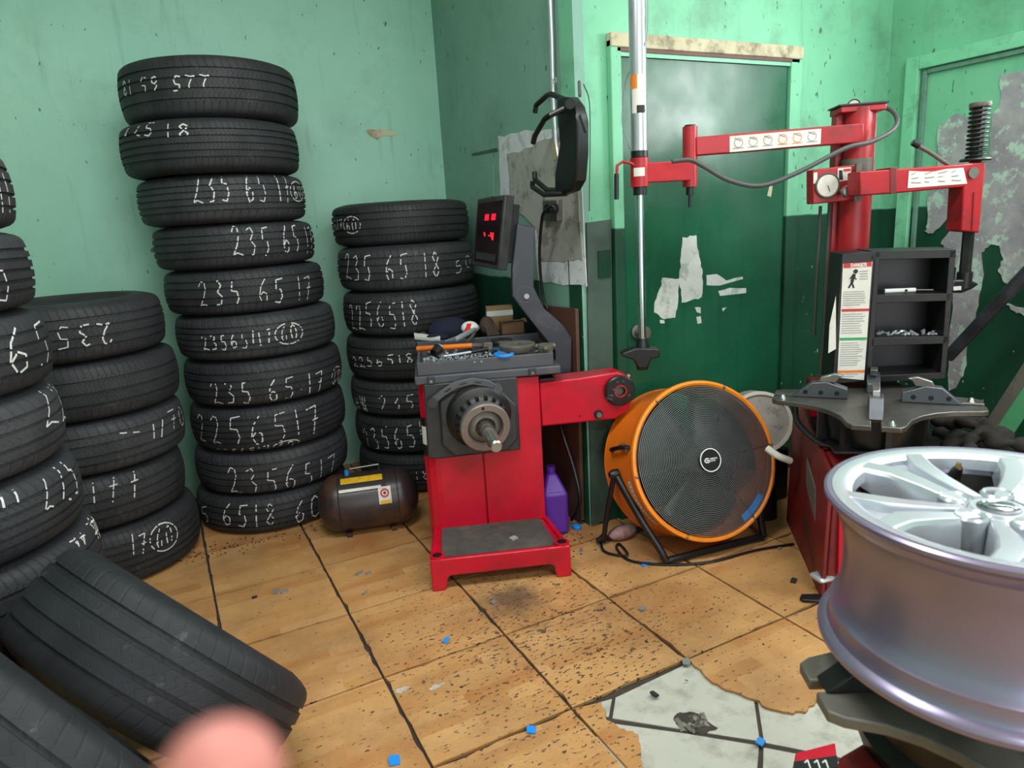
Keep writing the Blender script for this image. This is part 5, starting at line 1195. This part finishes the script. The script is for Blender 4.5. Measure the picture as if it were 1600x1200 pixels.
for a in SPK:
    # one broad spoke built from two limbs with a sunk channel between them
    mb = MB()
    for s_ in (-1, 1):
        secs = []
        for r_, ain, aout, zt_, zb_ in ((.045, 4, 34, .236, .17), (.075, 3, 25, .238, .175), (.12, 3, 19, .243, .185), (.165, 4, 18.5, .248, .195), (.198, 9, 20.5, .2495, .212), (.213, 10.5, 21.5, .2502, .222)):
            A1, A2 = a + s_ * R(ain), a + s_ * R(aout); b_ = R(1.6 * .1 / r_ if r_ < .12 else 1.2)
            secs.append([pol(r_, A1, zt_ - .012), pol(r_, A1 + s_ * b_, zt_), pol(r_, A2 - s_ * b_ * 1.5, zt_ - .001), pol(r_, A2, zt_ - .008), pol(r_, A2 + s_ * b_, zb_), pol(r_, A1, zb_)])
        vs = [p for s2 in secs for p in s2]; fs = []
        for i in range(len(secs) - 1):
            for k in range(6): q = (i * 6 + k, i * 6 + (k + 1) % 6, (i + 1) * 6 + (k + 1) % 6, (i + 1) * 6 + k); fs.append(q if s_ < 0 else q[::-1])
        fs += [tuple(range(6)), tuple(range(30, 36))]
        mb.add(vs, fs)
    # floor of the channel
    ch = [pol(r_, a + s_ * R(w_), z_) for r_, w_, z_, s_ in ((.045, 6, .225, -1), (.12, 4, .230, -1), (.2, 10, .236, -1), (.212, 12, .238, -1), (.212, 12, .238, 1), (.2, 10, .236, 1), (.12, 4, .230, 1), (.045, 6, .225, 1))]
    mb.prism(ch, (0, 0, -.03))
    mb.build('spoke', 'rim', Wm, smooth=28, bevel=.0015)
    # pocket at the outer end
    MB().prism([pol(.196, a, .2385), pol(.211, a - R(8), .2402), pol(.211, a + R(8), .2402)], (0, 0, .0012)).build('pocket', 'rimside', Wm, smooth=0)
MB().lathe([(.0, .236), (.036, .237), (.04, .232), (.046, .225), (.046, .165), (.0, .165)], 48).build('hub', 'rim', Wm)
for a in SPK:
    c0 = pol(.060, a + R(21), 0)
    MB().lathe([(.0, .2), (.013, .2), (.016, .236), (.0205, .2395), (.0235, .236), (.0235, .16)], 28, c0).build('lug_boss', 'rim', Wm); MB().lathe([(0, .2015), (.0122, .2015), (.0145, .228)], 20, c0).build('lug_hole', 'iron', Wm)
cap = MB().lathe([(0, .2395), (.026, .239), (.029, .237), (.029, .23)], 32).build('centre_cap', 'tray_metal', Wm)
lg = Matrix.Rotation(R(-55), 3, 'Z')
MB().tube([lg @ Vector((.021 * math.cos(t_ * math.pi / 16), .016 * math.sin(t_ * math.pi / 16), .2402)) for t_ in range(32)], .0028, 8, closed=True).build('emblem_ring', 'chrome', cap)
MB().box(-.026, .026, -.0045, .0045, .2395, .2428, lg.to_4x4()).build('emblem_bar', 'chrome', cap, bevel=.001)
va = R(50); vp = pol(.185, va, .20)
MB().lathe([(.0, .055), (.006, .053), (.0095, .04), (.0115, .015), (.013, 0), (0, 0)], 16, vp, Vector((-math.cos(va) * .55, -math.sin(va) * .55, .8))).build('valve_stem', 'black', Wm)
q = vp + Vector((-math.cos(va) * .55, -math.sin(va) * .55, .8)).normalized() * .052; MB().cyl(q, q + Vector((0, 0, .008)), .0042, n=10).build('valve_core', mat('brass_core', '#b08a3c', .3, metal=.8), Wm)
# red kerb piece with tally marks at the bottom of the frame
k0 = [onZ(1238, 1205, .10), onZ(1243, 1176, .10), onZ(1305, 1160, .10), onZ(1310, 1200, .10)]
t = thing('foot_box', 'red box with white tally marks on black tape at the bottom edge', 'box', (k0[0].x, k0[0].y, 0)); lo = local(t)
K0 = [lo(p) for p in k0]; MB().prism([p for p in K0], (0, 0, -.1)).build('housing', 'red', t, bevel=.003)
c1 = sum(K0, Vector()) / 4
MB().prism([K0[0].lerp(K0[1], .0) + Vector((0, 0, .0008)), K0[0].lerp(K0[1], .48) + Vector((0, 0, .0008)), K0[3].lerp(K0[2], .45) + Vector((0, 0, .0008)), K0[3] + Vector((0, 0, .0008))], (0, 0, .001)).build('tape', 'black', t, smooth=0)
for px in (1262, 1277, 1290):
    a, b = lo(onZ(px, 1188, .1025)), lo(onZ(px + 5, 1203, .1025)); MB().tube([a + (b - a) * .0 + Vector((0, 0, 0)), b], .0022, 5).tube([a, lo(onZ(px - 5, 1192, .1025))], .002, 5).build('tally_mark', 'white', t)

# ================================================================== RIGHT SIDE CLUTTER
a, b = onX(1640, 388, 3.12), onX(1481, 558, 3.12)
tag(MB().tube([a, b], .026, 14).build('steel_bar', 'post'), 'grey steel bar leaning diagonally across the dark green wall', 'bar')
t = thing('leaning_panel', 'green-edged dark panel leaning against the right wall', 'panel', onX(1560, 690, 2.75)); lo = local(t)
PX = 2.75
MB().prism([lo(onX(x, y, PX)) for x, y in ((1620, 618), (1720, 480), (1720, 900), (1440, 900), (1546, 704))], (.03, 0, 0)).build('sheet', 'darkgreen', t, smooth=0)
MB().prism([lo(onX(x, y, PX - .004)) for x, y in ((1600, 603), (1720, 440), (1720, 490), (1602, 650), (1430, 905), (1400, 900), (1536, 697))], (.03, 0, 0)).build('painted_edge', 'greenpaint', t, smooth=0)
MB().prism([lo(onX(x, y, PX - .008)) for x, y in ((1600, 566), (1720, 400), (1720, 440), (1600, 602), (1400, 900), (1375, 900), (1519, 692))], (.03, 0, 0)).build('worn_edge', 'iron', t, smooth=0)
mb = MB(); random.seed(9)
MB().box(.42, .70, .10, .42, 0, .47).build('side_bin', 'black_metal', T, bevel=.006)
for k in range(34):
    lx, ly = random.uniform(.44, .68), random.uniform(.12, .40); hh = .5 + .05 * math.sin((lx - .42) / .28 * math.pi) * random.uniform(.4, 1.1)
    mb.ball(TO + tu * lx + tv * ly + Vector((0, 0, hh)), random.uniform(.022, .04), random.uniform(.022, .04), random.uniform(.018, .03), 12, 8)
o = mb.build('shop_rag', mat('dark_brown_rag', '#241e1b', .9, var=.4, bump=.4)); rm = o.modifiers.new('remesh', 'REMESH'); rm.mode = 'VOXEL'; rm.voxel_size = .007; rm.use_smooth_shade = True; sm_ = o.modifiers.new('smooth', 'SMOOTH'); sm_.iterations = 6
tag(o, 'heaped dark brown shop rag beside the rear tyre changer table', 'rag')
MB  # heap of old wheels and a bag behind the fan
p = Vector((2.46, 2.12, 0)); 
t = thing('white_bucket', 'dirty white round drum lying behind the orange fan', 'drum', (2.37, 2.24, 0))
MB().lathe([(0, -.1), (.13, -.1), (.135, -.09), (.135, .1), (.12, .105), (0, .09)], 32, (0, 0, .38), (-.55, -.8, .2)).build('drum_body', 'plasterG', t); MB().lathe([(.125, .1), (.14, .1), (.14, .115), (.125, .115)], 32, (0, 0, .38), (-.55, -.8, .2), closed=True).build('drum_lip', 'label', t)
MB().box(-.12, .12, -.1, .1, .0, .25).build('support_block', 'black_metal', t, bevel=.01)
tag(MB().tube([dep(1198, 700, 2.72), dep(1215, 712, 2.7), dep(1235, 720, 2.72)], .014, 10, res=4).build('white_pipe', 'label'), 'short white plastic pipe between the fan and the rear tyre changer', 'pipe')
t = thing('scrap_carton', 'small torn carton on the floor between fan and rear tyre changer', 'carton', (2.25, 2.06, 0), .6); MB().box(-.05, .05, -.035, .035, .14, .22).build('carton_body', 'card', t, bevel=.004); MB().cyl((0, 0, 0), (0, 0, .14), .055, .05, 20).build('carton_base', 'black_metal', t)
# red and white bag scraps under the fan
t = onZ(1005, 842, .0); mb = MB(); random.seed(2)
mb.ball(Vector((1.60, 2.23, .03)), .07, .035, .03, 14, 8); tag(mb.build('crumpled_wrapper', mat('wrapper_print', '#b98f92', .5, var=.6, scale=30)), 'crumpled pink and white wrapper under the left side of the fan', 'wrapper')

# ================================================================== FLOOR LITTER
def chip(px, py, w_, d_, rz, m_, name, label, cat, group=None, h_=.003, curl=0):
    p = onZ(px, py, 0); m4 = Matrix.Translation(p) @ Matrix.Rotation(rz, 4, 'Z') @ Matrix.Rotation(curl, 4, 'X')
    mb = MB(); mb.prism([m4 @ Vector(q) for q in ((-w_/2, -d_/2, .0008), (w_/2 * .8, -d_/2, .0008), (w_/2, d_/2 * .6, .0008), (w_/2 * .3, d_/2, .0008), (-w_/2, d_/2 * .8, .0008))], (0, 0, h_)); return tag(mb.build(name, m_, smooth=0), label, cat, group)
G = 'scraps of blue tape on the floor'
for px, py, w_, d_, rz, lab in ((697, 1001, .03, .016, .6, 'blue tape scrap on the tile in front of the balancer'), (830, 1141, .028, .026, 1.0, 'blue tape scrap on a grout line left of the broken tiles'), (616, 1189, .036, .03, 1.3, 'curled blue tape scrap at the bottom edge of the photo'), (1188, 1160, .026, .02, .4, 'blue tape scrap on the exposed white tiles'), (1010, 882, .05, .015, .2, 'blue tape strip under the fan stand'), (900, 822, .04, .03, .3, 'blue plastic scrap on the floor by the wall corner')):
    chip(px, py, w_, d_, rz, 'blue', 'tape_scrap', lab, 'tape', G, .004, .12)
tag(MB().lathe([(0, 0), (.018, 0), (.019, .012), (.016, .016), (0, .016)], 20, onZ(902, 826, 0)).build('bottle_cap', 'blue'), 'round blue bottle cap beside the wall corner', 'cap')
G2 = 'grey wheel weights dropped on the floor'
for px, py, w_, d_, rz, lab in ((432, 925, .035, .018, 1.2, 'grey wheel weight by the grout near the tallest stack'), (445, 925, .03, .014, .2, 'pale grey wheel weight next to another near the tallest stack'), (398, 934, .02, .012, .0, 'dark wheel weight left of the pale pair on the tile'), (562, 896, .035, .015, .5, 'grey strip weight on the tile left of the balancer'), (576, 896, .022, .014, .2, 'bright strip weight on the tile left of the balancer'), (570, 928, .018, .01, .3, 'tiny grey weight in front of the air tank'), (1003, 952, .024, .022, .6, 'square grey weight on the tile right of the balancer'), (908, 860, .03, .012, .9, 'grey weight beside the balancer platform'), (771, 942, .02, .02, .2, 'grey lump on the stained grout before the balancer'), (1022, 1086, .026, .014, 1.7, 'dark weight on the exposed white tile'), (1072, 1035, .03, .024, .9, 'grey stone chip at the point of the broken tile'), (1240, 908, .035, .02, .5, 'brown lump on the floor by the rear tyre changer'), (940, 852, .03, .016, .3, 'grey weight by the coiled fan cord'), (1218, 858, .02, .012, .1, 'white chip on the fan cord')):
    chip(px, py, w_, d_, rz, 'weight' if 'dark' not in lab and 'brown' not in lab else 'rubberbits', 'wheel_weight', lab, 'weight', G2, .005)
p = bw(.33, .12, .123); m4 = Matrix.Translation(p) @ Matrix.Rotation(.2, 4, 'Z'); tag(MB().box(-.014, .014, -.012, .012, 0, .006, m4).build('wheel_weight', 'bright', smooth=0), 'shiny weight lying on the black mat of the balancer', 'weight', G2)
# swept crumbs along the wall and around the hole
mb = MB(); random.seed(21)
def crumb(p, s_):
    m4 = Matrix.Translation(p) @ Euler((random.random() * .5, random.random() * .5, random.random() * 6)).to_matrix().to_4x4()
    mb.box(-s_, s_, -s_ * .6, s_ * .6, 0, .0015, m4)
for k in range(260):
    if k < 160: p = Vector((random.uniform(-.1, .75), random.gauss(3.14, .05), 0))
    elif k < 230: p = Vector((random.uniform(1.3, 1.6), random.uniform(2.2, 2.5), 0)); 
    else: p = Vector((random.gauss(1.0, .45), random.gauss(1.75, .4), 0))
    if p.x > 1.54 and p.y > 2.38: continue
    crumb(p, random.uniform(.002, .006))
tag(mb.build('floor_crumbs', 'rubberbits', smooth=0), 'scattered dark rubber crumbs and grit on the tiles', 'crumbs', None, 'stuff')
MB().prism(jag([p for p in fpoly([(1052, 1124), (1062, 1113), (1078, 1112), (1098, 1120), (1122, 1138), (1104, 1146), (1080, 1144), (1060, 1134)], -.0082)], .004, 3), (0, 0, .0006)).build('broken_hole', 'grout', floor, smooth=0)
mb = MB(); c0 = onZ(1085, 1130, -.008)
for k in range(26):
    p = c0 + Vector((random.gauss(0, .022), random.gauss(0, .012), 0)); m4 = Matrix.Translation(p) @ Euler((random.random() * .4, random.random() * .4, random.random() * 6)).to_matrix().to_4x4(); s_ = random.uniform(.006, .014); mb.box(-s_, s_, -s_ * .5, s_ * .5, -.004, .002, m4)
tag(mb.build('rubble_patch', 'iron', smooth=0), 'patch of broken grey rubble in the exposed white tile', 'rubble', None, 'stuff')
for k, (px, py, lab) in enumerate(((628, 1078, 'larger white powder smear on the tile near the foreground'), (682, 1073, 'brighter white powder smear on the foreground tile'))):
    c0 = onZ(px, py, .0005); mb = MB(); mb.add([c0] + [c0 + Vector((.026 * math.cos(a * .4) * random.uniform(.55, 1.2), .012 * math.sin(a * .4) * random.uniform(.5, 1.3), .0006)) for a in range(16)], [(0, 1 + i, 1 + (i + 1) % 16) for i in range(16)]); tag(mb.build('powder_smear', 'weight2', smooth=0), lab, 'powder')

# ================================================================== THE PHOTOGRAPHER'S FINGER
def hand():
    tip = dep(346, 1224, .098); fw_ = ray(346, 1224).normalized(); rt = (CX - fw_ * CX.dot(fw_)).normalized(); up = rt.cross(fw_)
    def pt(r_, u, f): return tip + rt * r_ + up * u + fw_ * f
    mb = MB()
    def limb(pts):
        P_ = [p for p, r_ in pts]; Q = [r_ for p, r_ in pts]
        for (p, r_), (q, r2) in zip(pts[:-1], pts[1:]): mb.cyl(p, q, r_, r2, 20)
        for p, r_ in pts: mb.ball(p, r_, n=20, m=14)
    limb([(pt(0, 0, 0), .0090), (pt(0, -.02, .003), .0095), (pt(-.001, -.045, .006), .0102), (pt(-.004, -.078, .002), .0112)])
    limb([(pt(-.004, -.078, .002), .0115), (pt(-.03, -.12, 0), .017), (pt(-.035, -.165, -.006), .021), (pt(-.05, -.25, -.02), .026)])
    mb.ball(pt(-.026, -.105, .002), .036, .017, .032, 20, 14, Matrix((rt, fw_, up)).transposed())
    for k in range(3): limb([(pt(-.022 - k * .0185, -.08 - k * .004, .004), .0105), (pt(-.022 - k * .0185, -.068 - k * .005, .036), .0095), (pt(-.021 - k * .018, -.092 - k * .004, .044), .0088), (pt(-.021 - k * .0175, -.1 - k * .003, .028), .008)])
    limb([(pt(.0, -.125, .008), .0125), (pt(.016, -.112, .03), .0108), (pt(.004, -.1, .052), .0092)])
    o = mb.build('person', 'skin'); rm = o.modifiers.new('remesh', 'REMESH'); rm.mode = 'VOXEL'; rm.voxel_size = .0016; rm.use_smooth_shade = True
    sm = o.modifiers.new('smooth', 'SMOOTH'); sm.factor = .5; sm.iterations = 8
    tag(o, 'out of focus pink fingertip of a raised hand at the bottom edge', 'person')
    MB().ball(pt(0, .0015, .0078), .0055, .0018, .0075, 12, 8, Matrix((rt, fw_, up)).transposed()).build('fingernail', 'nail', o)
hand()
